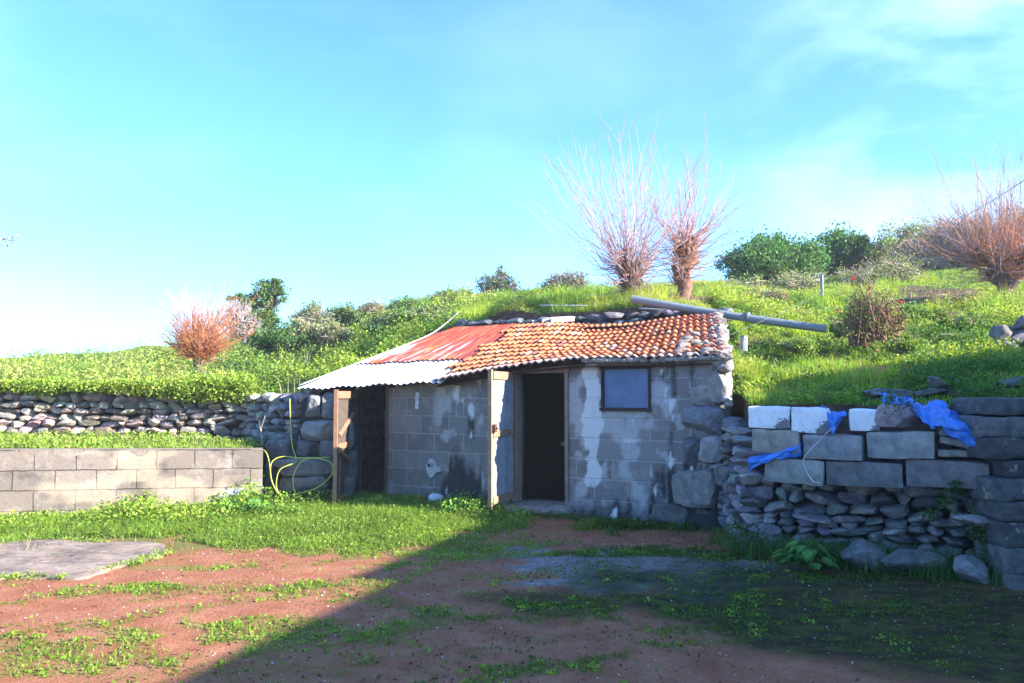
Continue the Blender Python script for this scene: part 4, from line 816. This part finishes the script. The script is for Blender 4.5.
# yard grass
m = 420000; x = rng.uniform(-7.5, 5.2, m); y = 4.0+8.6*rng.random(m)**.8; gg, cc, mo = cover(x, y)
k = (rng.random(m) < gg*.9) & in_view(x, y, 0*x)[0]; bwf = np.interp(x, [BWA[0], BWB[0], BWB[0]+.01], [BWA[1], BWB[1], 99]); k &= (y < bwf-.02) & (((np.stack([x, y], -1)-FA)@FN < -.08) | (x < -2.6))
slab_ = blob(x, y, *ctr, 1.05*(pp[:, 0].max()-pp[:, 0].min())/2, (pp[:, 1].max()-pp[:, 1].min())/2*1.0) < .97; k &= ~slab_
x, y, gk = x[k], y[k], gg[k]; zz = yard_z(x, y)
mb = MB(); dark = sstep(.3, .7, fbm(x*1.5, y*1.5, 9)); dense = sstep(8.2, 9.4, y)
cg = np.array([[.21, .33, .04]])*(1-.3*dark[:, None])*np.where(x > -.3+.34*(y-6), .55, 1)[:, None]; cg = np.clip(cg*(1+rng.normal(0, .22, (len(x), 1)))*(1+rng.normal(0, .08, (len(x), 3))), .01, .7)  # blades right of the slanted line darkened, house shade painted into their colour
half = rng.random(len(x)) < .5
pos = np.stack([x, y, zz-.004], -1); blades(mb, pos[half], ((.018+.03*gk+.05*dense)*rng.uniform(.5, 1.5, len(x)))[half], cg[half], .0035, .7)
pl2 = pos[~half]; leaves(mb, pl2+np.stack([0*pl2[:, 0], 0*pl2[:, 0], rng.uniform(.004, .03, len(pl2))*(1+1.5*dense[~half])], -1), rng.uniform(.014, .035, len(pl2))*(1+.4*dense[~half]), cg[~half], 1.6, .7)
m = 15000; x = rng.uniform(-7.5, 2.5, m); y = 4.+8.*rng.random(m); gg, cc, mo = cover(x, y); bwf = np.interp(x, [BWA[0], BWB[0], BWB[0]+.01], [BWA[1], BWB[1], 99])
k = (rng.random(m) < gg**1.5*sstep(.35, .6, fbm(x*3, y*3, 40)+.12)) & in_view(x, y, 0*x)[0] & (y < bwf-.05) & (((np.stack([x, y], -1)-FA)@FN < -.1) | (x < -2.6)) & ~(blob(x, y, *ctr, 1.05*(pp[:, 0].max()-pp[:, 0].min())/2, (pp[:, 1].max()-pp[:, 1].min())/2) < .97); x, y = x[k], y[k]
bg_ = .5+1.0*sstep(7.5, 10, y)
herbs(mb, np.stack([x, y, yard_z(x, y)], -1), .045*bg_+.03, .03*bg_+.10*sstep(.5, .75, fbm(x*2, y*2, 44))*bg_, 11, .026, (.24, .36, .05))
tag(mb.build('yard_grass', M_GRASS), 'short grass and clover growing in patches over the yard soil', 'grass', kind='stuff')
# tall weeds at wall feet
mb = MB()
m = 2000; s = rng.random(m)**.7; f_ = rng.random(m)**1.6; x = BWA[0]+(BWB[0]-BWA[0])*s; y = BWA[1]+(BWB[1]-BWA[1])*s-.1-1.0*f_; pt = fbm(x*1.3, y*1.3, 21)
k = rng.random(m) < .35+1.2*(pt-.3)*(1-f_*.5); x, y, f_, pt = x[k], y[k], f_[k], pt[k]
herbs(mb, np.stack([x, y, yard_z(x, y)], -1), .12+.10*pt, (.14+.36*sstep(.35, .75, pt))*(1-.65*f_), 22, .046, (.23, .34, .045))
m = 700; x = rng.uniform(-3.7, .2, m); off = rng.uniform(.1, 1.3, m); fy = 11.9-(x+1.397)*.627; fy = np.where(x < -2.5, 11.5, fy); y = fy-off; pt = fbm(x*1.5, y*1.5, 25); k = rng.random(m) < .2+.9*pt*(x < -.2); x, y, pt = x[k], y[k], pt[k]
herbs(mb, np.stack([x, y, yard_z(x, y)], -1), .13, .08+.20*sstep(.4, .7, pt), 20, .044, (.17, .29, .04))
m = 160; x = rng.uniform(.2, 2.3, m); y = 11.9-(x+1.397)*.627-rng.uniform(.12, .5, m); herbs(mb, np.stack([x, y, yard_z(x, y)], -1), .08, .08, 12, .03, (.07, .15, .03))
m = 260; x = rng.uniform(2.1, 5.4, m); y = np.interp(x, [2.1, 2.3, 3.3, 4.3, 6.5], [9, 8.3, 7.75, 7.2, 6.35])-rng.uniform(.0, .55, m); k = fbm(x*1.6, y*1.6, 31) > .42
herbs(mb, np.stack([x, y, yard_z(x, y)], -1)[k], .10, .13, 22, .03, (.06, .14, .03))
pos = np.stack([x, y, yard_z(x, y)], -1); rp = np.repeat(pos, 14, 0)+rng.normal(0, .06, (m*14, 3))*[1, 1, 0]; blades(mb, rp, rng.uniform(.08, .26, len(rp)), tint_(len(rp), (.10, .18, .04)), .004, .6)
# growth in the right wall joints
for cx, cy, rr, n in ((958, 488, 12, 26), (990, 535, 20, 60), (995, 498, 10, 16), (945, 505, 8, 12), (930, 517, 7, 10), (740, 540, 22, 40), (1000, 560, 18, 45), (900, 405, 16, 26)):
    q = np.array([P(cx+rng.normal(0, rr*.5), cy+rng.normal(0, rr*.4), wl_d(cx)-.02) for _ in range(n)]); herbs(mb, q, .06, .07, 12, .03, (.07, .15, .03))
q = pp[rng.integers(len(pp), size=420)]+rng.normal(0, .05, (420, 2)); q = q[fbm(q[:, 0]*2, q[:, 1]*2, 51) > .45]; herbs(mb, np.c_[q, np.full(len(q), .01)], .05, .04, 12, .024, (.22, .32, .05))
# dead straw and broken stems in the growth
m = 2200; x = rng.uniform(-7, 0, m); y = rng.uniform(8.2, 11.6, m); gg, cc, mo = cover(x, y); bwf = np.interp(x, [BWA[0], BWB[0], BWB[0]+.01], [BWA[1], BWB[1], 99]); k = (rng.random(m) < gg*.8) & (y < bwf-.05) & (((np.stack([x, y], -1)-FA)@FN < -.1) | (x < -2.6)); x, y = x[k], y[k]
blades(mb, np.stack([x, y, yard_z(x, y)], -1), rng.uniform(.03, .13, len(x)), tint_(len(x), (.34, .32, .16), .25, .08), .003, .9)
m = 420; Xs, Ys, vs_ = hill_sample(m*3, 12, cum[1], cum[4]); Zs = H(Xs, Ys); k = (fbm(Xs*.8, Ys*.8, 61) > .48) & in_view(Xs, Ys, Zs)[0]; Xs, Ys, Zs = Xs[k], Ys[k], Zs[k]
blades(mb, np.stack([Xs, Ys, Zs], -1), rng.uniform(.2, .5, len(Xs)), tint_(len(Xs), (.46, .42, .24), .25, .08), .006, .5)
tag(mb.build('wall_foot_weeds', M_LEAF), 'taller leafy weeds along the foot of the walls around the yard', 'weeds', kind='stuff')
# gravel
mb = MB(); v0, f0 = ico(1)
m = 14000; x = rng.uniform(-4.6, 4.6, m); y = 4.0+5.6*rng.random(m); gg, cc, mo = cover(x, y); k = in_view(x, y, 0*x)[0] & (rng.random(m) < 1.-.6*gg-.5*mo); x, y = x[k], y[k]; n = len(x)
wh = rng.random(n) < .25; sz = np.where(wh, .002+.007*rng.random(n)**5.0, .0022+.010*rng.random(n)**4.0); zz = yard_z(x, y); V = v0[None]*(sz[:, None, None]*rng.uniform(.6, 1.3, (n, 1, 3)))+np.stack([x, y, zz+sz*.2], -1)[:, None]
col = np.where(wh[:, None], np.array([[.50, .48, .48]]), np.array([[.21, .085, .06]]))*rng.uniform(.6, 1.3, (n, 1)); F = (np.arange(n)[:, None, None]*len(v0)+f0[None]).reshape(-1, 3)
mb.add(V.reshape(-1, 3), F, np.repeat(col, len(v0), 0)); tag(mb.build('gravel', M_STONE), 'small pale and reddish volcanic stones strewn on the yard soil', 'gravel', kind='stuff')
# big leafed dock plant
def dock(name, label, c, n, r):
    root = thing(name, label, 'plant'); mb = MB(); st = MB()
    for k in range(n):
        a = rng.uniform(0, 2*math.pi); el = rng.uniform(.25, 1.25); ln = r*rng.uniform(.7, 1.1); d = np.array([math.cos(a)*math.cos(el), math.sin(a)*math.cos(el), math.sin(el)])
        p0 = c; p1 = c+d*ln; tube(st, [p0, (p0+p1)/2+[0, 0, .02], p1], .004, 4, (.10, .16, .04))
        s = np.linspace(0, 1, 6); L_ = rng.uniform(.07, .13)*r/.25; wdt = np.array([.25, .85, 1, .8, .45, .02])*L_*.42
        dd = np.array([d[0], d[1], -.25]); dd /= np.linalg.norm(dd); sd_ = np.cross(dd, [0, 0, 1]); sd_ /= np.linalg.norm(sd_)
        mid = p1+dd*(s*L_)[:, None]+np.array([0, 0, -1])*(s**2*L_*.25)[:, None]
        V = np.vstack([mid-sd_*wdt[:, None]+[0, 0, .012], mid, mid+sd_*wdt[:, None]+[0, 0, .012]]); i = np.arange(5)
        mb.add(V, (np.stack([i, i+1, i+7, i+6], -1), np.stack([i+6, i+7, i+13, i+12], -1)), np.array([.10, .24, .05])*rng.uniform(.7, 1.3))
    mb.build('leaves', M_LEAF, root, True); st.build('stems', M_TWIG, root); return root
dock('dock_plant', 'broad leafed green plant growing at the foot of the stone wall below the blocks', np.array([*P(808, 556, 7.35)[:2], .06]), 70, .22)
dock('dock_plant', 'upright rosette of long green leaves at the end of the block wall', np.array([*P(252, 508, 10.6)[:2], .05]), 20, .26)

# ------------------------------------------------------------------ trees and shrubs
def bush(name, label, cat, px, pyb, d, blobs, col, ls=.09, nl=2600, trunk=True, bare=0, tw=(.22, .17, .13), cl=46, group=None):
    """blobs: (dx px, top py, half-width px, half-height px)"""
    root = thing(name, label, cat, group); b0 = P(px, pyb, d); k = d/FOC; mb = MB(); tk = MB(); tot = sum(q[2]*q[3] for q in blobs)
    b0 = b0-[0, 0, .1]
    for (cx, cy, rx, ry) in blobs:
        c = P(cx, cy, d); R3 = np.array([rx*k, rx*k*.9, ry*k]); ncl = max(6, int(cl*rx*ry/tot*len(blobs)**.5)); dd = rand_dir(ncl); rr = rng.uniform(.3, 1.12, ncl)**.7
        cc_ = c+dd*rr[:, None]*R3; n = int(nl*rx*ry/tot/ncl)+1
        for q in range(ncl):
            rs = rng.uniform(.14, .42)*R3.mean()*1.5; p = cc_[q]+rng.normal(size=(n, 3))*rs*.5*[1, 1, .75]
            cv = np.asarray(col)*rng.uniform(.7, 1.4)*np.array([rng.uniform(.85, 1.3), 1, rng.uniform(.8, 1.3)]); leaves(mb, p, ls*rng.uniform(.6, 1.3, n), tint_(n, cv, .2, .07), .4)
            if trunk or bare: s_b = c*np.array([.55, .55, 1])+cc_[q]*np.array([.45, .45, 0])-[0, 0, R3[2]*1.05]; tube(tk, spline([s_b, (s_b+cc_[q])/2+rng.normal(0, .1, 3)*R3, cc_[q]], 4), np.linspace(.02*R3.mean()+.006, .004, 9), 5, np.array(tw)*rng.uniform(.7, 1.2), False)
        for q in range(int(bare*rx*ry/tot)):
            e = c+rand_dir(1, .5)[0]*R3*rng.uniform(.8, 1.25); s0 = c+rng.normal(size=3)*R3*.35-[0, 0, R3[2]*.5]; tube(tk, spline([s0, (s0+e)/2+rng.normal(0, .05, 3), e], 3), np.linspace(.014, .004, 7), 4, np.array(tw)*rng.uniform(.7, 1.3), False)
    if len(mb.V): mb.build('crown', M_LEAF, root)
    if len(tk.V): tk.build('trunk', M_TWIG, root, True)
    return root
bush('tree', 'small dark green tree with a tuft rising highest on the left skyline', 'tree', 272, 340, 22, [(270, 294, 15, 14), (256, 305, 18, 12), (240, 300, 14, 6), (274, 284, 8, 7), (262, 322, 16, 10)], (.12, .20, .06), .08, 8000, bare=40)
bush('shrub', 'grey bare shrub between the orange twigs and the dark green tree', 'shrub', 240, 345, 20, [(238, 318, 18, 18), (250, 330, 16, 12)], (.15, .17, .09), .06, 500, bare=200, tw=(.38, .34, .33))
bush('shrub', 'low leafy shrub on the slope under the dark green tree', 'shrub', 290, 345, 19, [(285, 338, 26, 12), (262, 340, 16, 8)], (.08, .17, .04), .08, 2600)
gcol = [(.24, .27, .14), (.15, .24, .07), (.30, .28, .17), (.13, .22, .07), (.2, .29, .09)]
_g = [(.16, .19, .09), (.10, .17, .05), (.20, .19, .12), (.09, .15, .05), (.13, .19, .06)]
for k, (cx, cy, rx, ry, dd, lab) in enumerate(((312, 318, 24, 12, 22, 'pale twiggy scrub bush on the ridge right of the dark green tree'), (345, 316, 20, 9, 23, 'low mixed green bush on the ridge above the sheet roof'), (375, 312, 20, 8, 23, 'dry straw coloured scrub on the ridge left of the bare twig'), (408, 308, 18, 8, 23, 'dark green low bush on the ridge above the pale pipe'),
                                               (452, 298, 20, 7, 24, 'brownish low bush on the ridge left of the dark upright bush'), (330, 335, 26, 10, 19, 'dense dark green bramble patch midway up the left slope'), (390, 325, 26, 10, 18.5, 'bramble patch just above the top of the sheet roof'), (300, 330, 12, 10, 20, 'pale dry stems on the slope below the ridge'), (430, 316, 26, 8, 18, 'leafy bramble patch behind the pale pipe end'))):
    bush('scrub_bush', lab, 'bush', cx, cy+ry, dd, [(cx, cy, rx, ry)], gcol[k % 5], .07, 3000, bare=70 if k % 2 == 0 else 20, tw=(.33, .29, .25), cl=24)
bush('shrub', 'dark grey green upright bush alone on the skyline above the tiled roof', 'bush', 498, 300, 24, [(490, 284, 14, 10), (502, 279, 9, 12), (512, 286, 10, 8)], (.13, .17, .09), .07, 2200, bare=70, tw=(.25, .2, .18))
bush('shrub', 'grey brown bush on the skyline left of the pollard willows', 'bush', 566, 298, 22, [(560, 282, 16, 10), (578, 280, 14, 9), (548, 286, 8, 6)], (.22, .22, .13), .06, 1300, bare=170, tw=(.3, .24, .2))
bush('evergreen_shrub', 'large rounded dark green bush right of the pollard willows', 'bush', 768, 290, 25, [(770, 262, 38, 22), (745, 268, 24, 16), (800, 262, 22, 20), (768, 246, 18, 10)], (.085, .20, .055), .10, 19000, cl=150)
bush('evergreen_shrub', 'dark green bush behind the rounded one, topped by small shoots', 'bush', 842, 285, 28, [(842, 250, 26, 20), (866, 256, 22, 16), (825, 262, 16, 14)], (.075, .175, .05), .10, 15000, cl=60)
bush('scrub_bush', 'yellow green brushy thicket on the right skyline', 'bush', 900, 275, 27, [(900, 244, 26, 18), (926, 238, 22, 16), (885, 258, 24, 12)], (.25, .30, .10), .08, 8000, bare=160, tw=(.36, .28, .2), cl=50)
bush('scrub_bush', 'brown leafless thicket at the top right, left of the big pollard', 'bush', 960, 272, 25, [(948, 236, 26, 22), (920, 256, 32, 18), (975, 240, 20, 26), (880, 270, 28, 11)], (.32, .22, .12), .055, 2400, bare=1100, tw=(.42, .29, .23))
bush('scrub_bush', 'low yellow green thicket filling the ridge below the dark bushes', 'bush', 820, 290, 22, [(745, 284, 26, 7), (800, 280, 30, 9), (860, 276, 30, 10), (900, 268, 26, 12)], (.2, .27, .08), .06, 3600, bare=160, tw=(.36, .3, .22), cl=70)
bush('scrub_bush', 'dense green and brown thicket on the high ground behind the big pollard', 'bush', 1010, 262, 24, [(990, 232, 26, 20), (1030, 222, 30, 24), (1008, 258, 40, 14)], (.2, .2, .09), .07, 4200, bare=500, tw=(.36, .25, .2), cl=70)
for (cx, cy, rx, ry, dd, cc_, lab) in ((765, 298, 20, 7, 15, (.25, .22, .12), 'low dry brown scrub on the grass above the grey pole'), (842, 328, 12, 8, 12, (.16, .27, .06), 'small green clump on the grass left of the rose bush'), (905, 345, 18, 8, 11, (.2, .33, .06), 'leafy green clump on the grass below and right of the rose bush'), (955, 300, 28, 7, 15, (.26, .2, .13), 'dry brown scrub on the bare soil below the big pollard'), (975, 322, 20, 9, 12.5, (.19, .3, .06), 'green clump on the sunny bank near the heap of grey stones'), (800, 345, 22, 6, 11, (.2, .3, .06), 'low green clump on the grass below the end of the grey pole')):
    bush('scrub_bush', lab, 'bush', cx, cy+ry, dd, [(cx, cy, rx, ry)], cc_, .04, 2200, bare=60 if cc_[0] > .22 else 10, tw=(.36, .28, .2), cl=34)
rb = bush('rose_bush', 'thin leafy rose bush with red blooms on the sunny grass at the right', 'bush', 874, 352, 11.3, [(872, 312, 26, 26), (858, 325, 18, 20), (890, 322, 16, 20)], (.22, .26, .09), .036, 4200, bare=170, tw=(.24, .13, .09), cl=60)
for cx, cy in ((854, 277), (838, 311), (869, 288), (900, 302), (866, 335)):
    mb = MB(); c = P(cx, cy, 11.2); p = c+rng.normal(0, .014, (16, 3)); leaves(mb, p, .032, tint_(16, (.62, .03, .05), .1, .02), .2, .9); mb.build('bloom', M_LEAF, rb)
bush('shrub', 'low leafy clump on the grass right of the rose bush', 'bush', 935, 322, 11.5, [(915, 312, 18, 8), (940, 318, 14, 7)], (.13, .23, .04), .045, 1500, trunk=False, cl=24)
def pollard(name, label, px, pyb, pyt, d, wb, head, n, reach, tone, orange=0., stems=0, short=1., cat='tree'):
    root = thing(name, label, cat); b0 = P(px, pyb, d); k = d/FOC; top = P(px+head[0], pyt, d); tk = MB(); ax = np.linspace(b0-[0, 0, .25], top, 9)
    ax[1:-1, 0] += rng.normal(0, .04, 7); tube(tk, ax, wb*k*np.array([1.2, 1.0, .85, .9, 1.0, 1.15, 1.25, 1.1, .5]), 14, tone)
    heads = [top]
    for q in range(stems):
        a = q/stems*2*math.pi+rng.normal(0, .2); e = b0+np.array([math.cos(a)*wb*3.2*k, math.sin(a)*wb*2*k, (pyb-pyt)*k*rng.uniform(.7, 1.15)]); heads.append(e)
        tube(tk, spline([b0-[0, 0, .1], (b0+e)/2+rng.normal(0, .05, 3)-[0, 0, .03], e], 4), np.linspace(wb*k*.55, wb*k*.3, 9), 8, tone)
    for _ in range(60):
        f = rng.uniform(.35, 1.0); a = rng.uniform(0, 2*math.pi); hd_ = heads[rng.integers(len(heads))]; c = b0+(hd_-b0)*f; rr = wb*k*(.75+.5*f)*(1 if hd_ is top else .4); p = c+np.array([math.cos(a)*rr, math.sin(a)*rr, rng.normal(0, .05)]); stone(tk, p, rng.uniform(.07, .17, 3)*wb/14*1.3, None, np.array(tone)*rng.uniform(.5, 1.7), False, 2.3)
    tk.build('trunk', M_BARK, root, True); sh = MB(); oc = np.array([.52, .20, .075])
    pc = lambda: (oc*rng.uniform(.6, 1.3) if rng.random() < orange else np.array([.44, .31, .31])*rng.uniform(.65, 1.35))
    def shoot(st, h, ln, r0, up, m=8):
        t_s = np.linspace(0, 1, m)[:, None]; wv = np.clip(np.cumsum(rng.normal(0, .034, (m, 3)), 0), -.09, .09)*ln; wv -= wv[:1]
        out = h*t_s*ln+np.array([0, 0, 1])*(t_s**1.8)*ln*up*.7-h*[1, 1, 0]*(t_s**2)*ln*.08+wv; tube(sh, st+out, np.linspace(r0, r0*.3, m), 4, pc(), False); return st+out
    for q in range(n):
        hd_ = heads[rng.integers(len(heads))]; a = rng.uniform(0, 2*math.pi); f = rng.uniform(.6, 1.03); el = (rng.uniform(-.05, 1.25) if q % 3 else rng.uniform(.8, 1.55))
        st = b0+(hd_-b0)*f+np.array([math.cos(a), math.sin(a), 0])*wb*k*.8; h = np.array([math.cos(a)*math.cos(el), math.sin(a)*math.cos(el)*.8, math.sin(el)])
        ln = reach*k*rng.uniform(.35, .95); o = shoot(st, h, ln, .0065, .30*math.cos(el))
        for _ in range(rng.integers(0, 4)):
            j = rng.integers(2, 7); dr = o[j]-o[j-1]; dr /= np.linalg.norm(dr); dr = dr+rng.normal(0, .35, 3); dr /= np.linalg.norm(dr); shoot(o[j], dr, ln*rng.uniform(.15, .4), .0038, .1, 5)
    for q in range(int(n*1.5*short)):          # short kinked spurs round the head
        hd_ = heads[rng.integers(len(heads))]; a = rng.uniform(0, 2*math.pi); f = rng.uniform(.25, 1.08); el = rng.uniform(-.35, 1.2)
        st = b0+(hd_-b0)*f+np.array([math.cos(a), math.sin(a), 0])*wb*k*.8; h = np.array([math.cos(a)*math.cos(el), math.sin(a)*math.cos(el), math.sin(el)]); shoot(st, h, reach*k*rng.uniform(.06, .36), .007, .1, 6)
    sh.build('shoots', M_TWIG, root, True); return root
pollard('pollard_willow', 'pollard willow with dark squat trunk and bare shoots, left of the pair behind the shed', 634, 304, 262, 14.2, 9, (-5, 0), 150, 150, (.13, .09, .08), .15)
pollard('pollard_willow', 'pollard willow with taller reddish knobbly trunk, right one of the pair behind the roof', 681, 302, 240, 14.6, 8, (4, 0), 95, 112, (.25, .13, .095), .45, 0, 1.6)
pollard('pollard_willow', 'big pollard willow with dense orange twigs at the right edge of the bank', 1004, 290, 252, 15.5, 9, (-4, 0), 330, 125, (.13, .085, .07), .5, 9, 1.6)
pollard('willow_shrub', 'bushy shrub with orange and pink winter twigs on the left skyline', 199, 362, 346, 17, 4, (-2, 0), 460, 66, (.2, .12, .10), .85, 8, 1.6, 'shrub')
# branch tip entering at the left edge, its tree outside the frame
root = thing('almond_tree', 'tree off the left edge with one blossoming twig reaching into the sky', 'tree'); mb = MB(); b0 = np.array([-6.0, 7.6, 0]); tip = P(14, 238, 7.0)
tube(mb, spline([b0, b0+[.05, 0, 1.0], b0+[-.1, .05, 2.0], b0+[-.05, 0, 2.6]], 5), np.linspace(.12, .06, 16), 9, (.16, .12, .1)); br_s = b0+[-.08, 0, 2.3]
tube(mb, spline([br_s, (br_s+tip)/2+[0, 0, .25], tip], 6), np.linspace(.03, .005, 13), 6, (.25, .17, .15))
for q in range(14):
    e = b0+[0, 0, 2.4]+np.array([rng.uniform(-2.0, -.2), rng.uniform(-1.2, 1.2), rng.uniform(.4, 1.6)]); tube(mb, spline([b0+[-.05, 0, 2.4], (b0+[0, 0, 2.4]+e)/2+[0, 0, .2], e], 5), np.linspace(.035, .006, 11), 5, (.2, .15, .13))
mb.build('trunk', M_BARK, root, True); mb = MB(); p = tip+rng.normal(0, .035, (26, 3))-[.06, 0, .02]; leaves(mb, p, .035, tint_(26, (.5, .42, .50), .2, .1), .3, .8); mb.build('blossom', M_LEAF, root)
# weathered stick beside the block wall end
mb = MB(); b0 = P(262, 466, 11.9); tube(mb, spline([b0, P(262, 440, 11.9), P(259, 420, 11.9)], 4), np.linspace(.02, .012, 9), 6, (.3, .27, .24)); tube(mb, [P(261, 428, 11.9), P(265, 416, 11.85)], .009, 5, (.3, .27, .24)); tag(mb.build('weathered_stick', M_BARK, None), 'forked weathered stick standing behind the end of the block wall', 'stick')

# ------------------------------------------------------------------ added thin haze volume, standing in for veiling glare
HZ, t, b = newmat('glare_haze'); t.nodes.remove(b); pv = N(t, 'ShaderNodeVolumePrincipled'); pv.inputs['Color'].default_value = (.88, .95, 1, 1); pv.inputs['Density'].default_value = .0012; pv.inputs['Anisotropy'].default_value = .2
t.links.new(pv.outputs[0], t.nodes['Material Output'].inputs['Volume'])
mb = MB(); box(mb, -420, 420, -420, 620, -2.5, 20); tag(mb.build('glare_haze', HZ, None), kind='stuff')
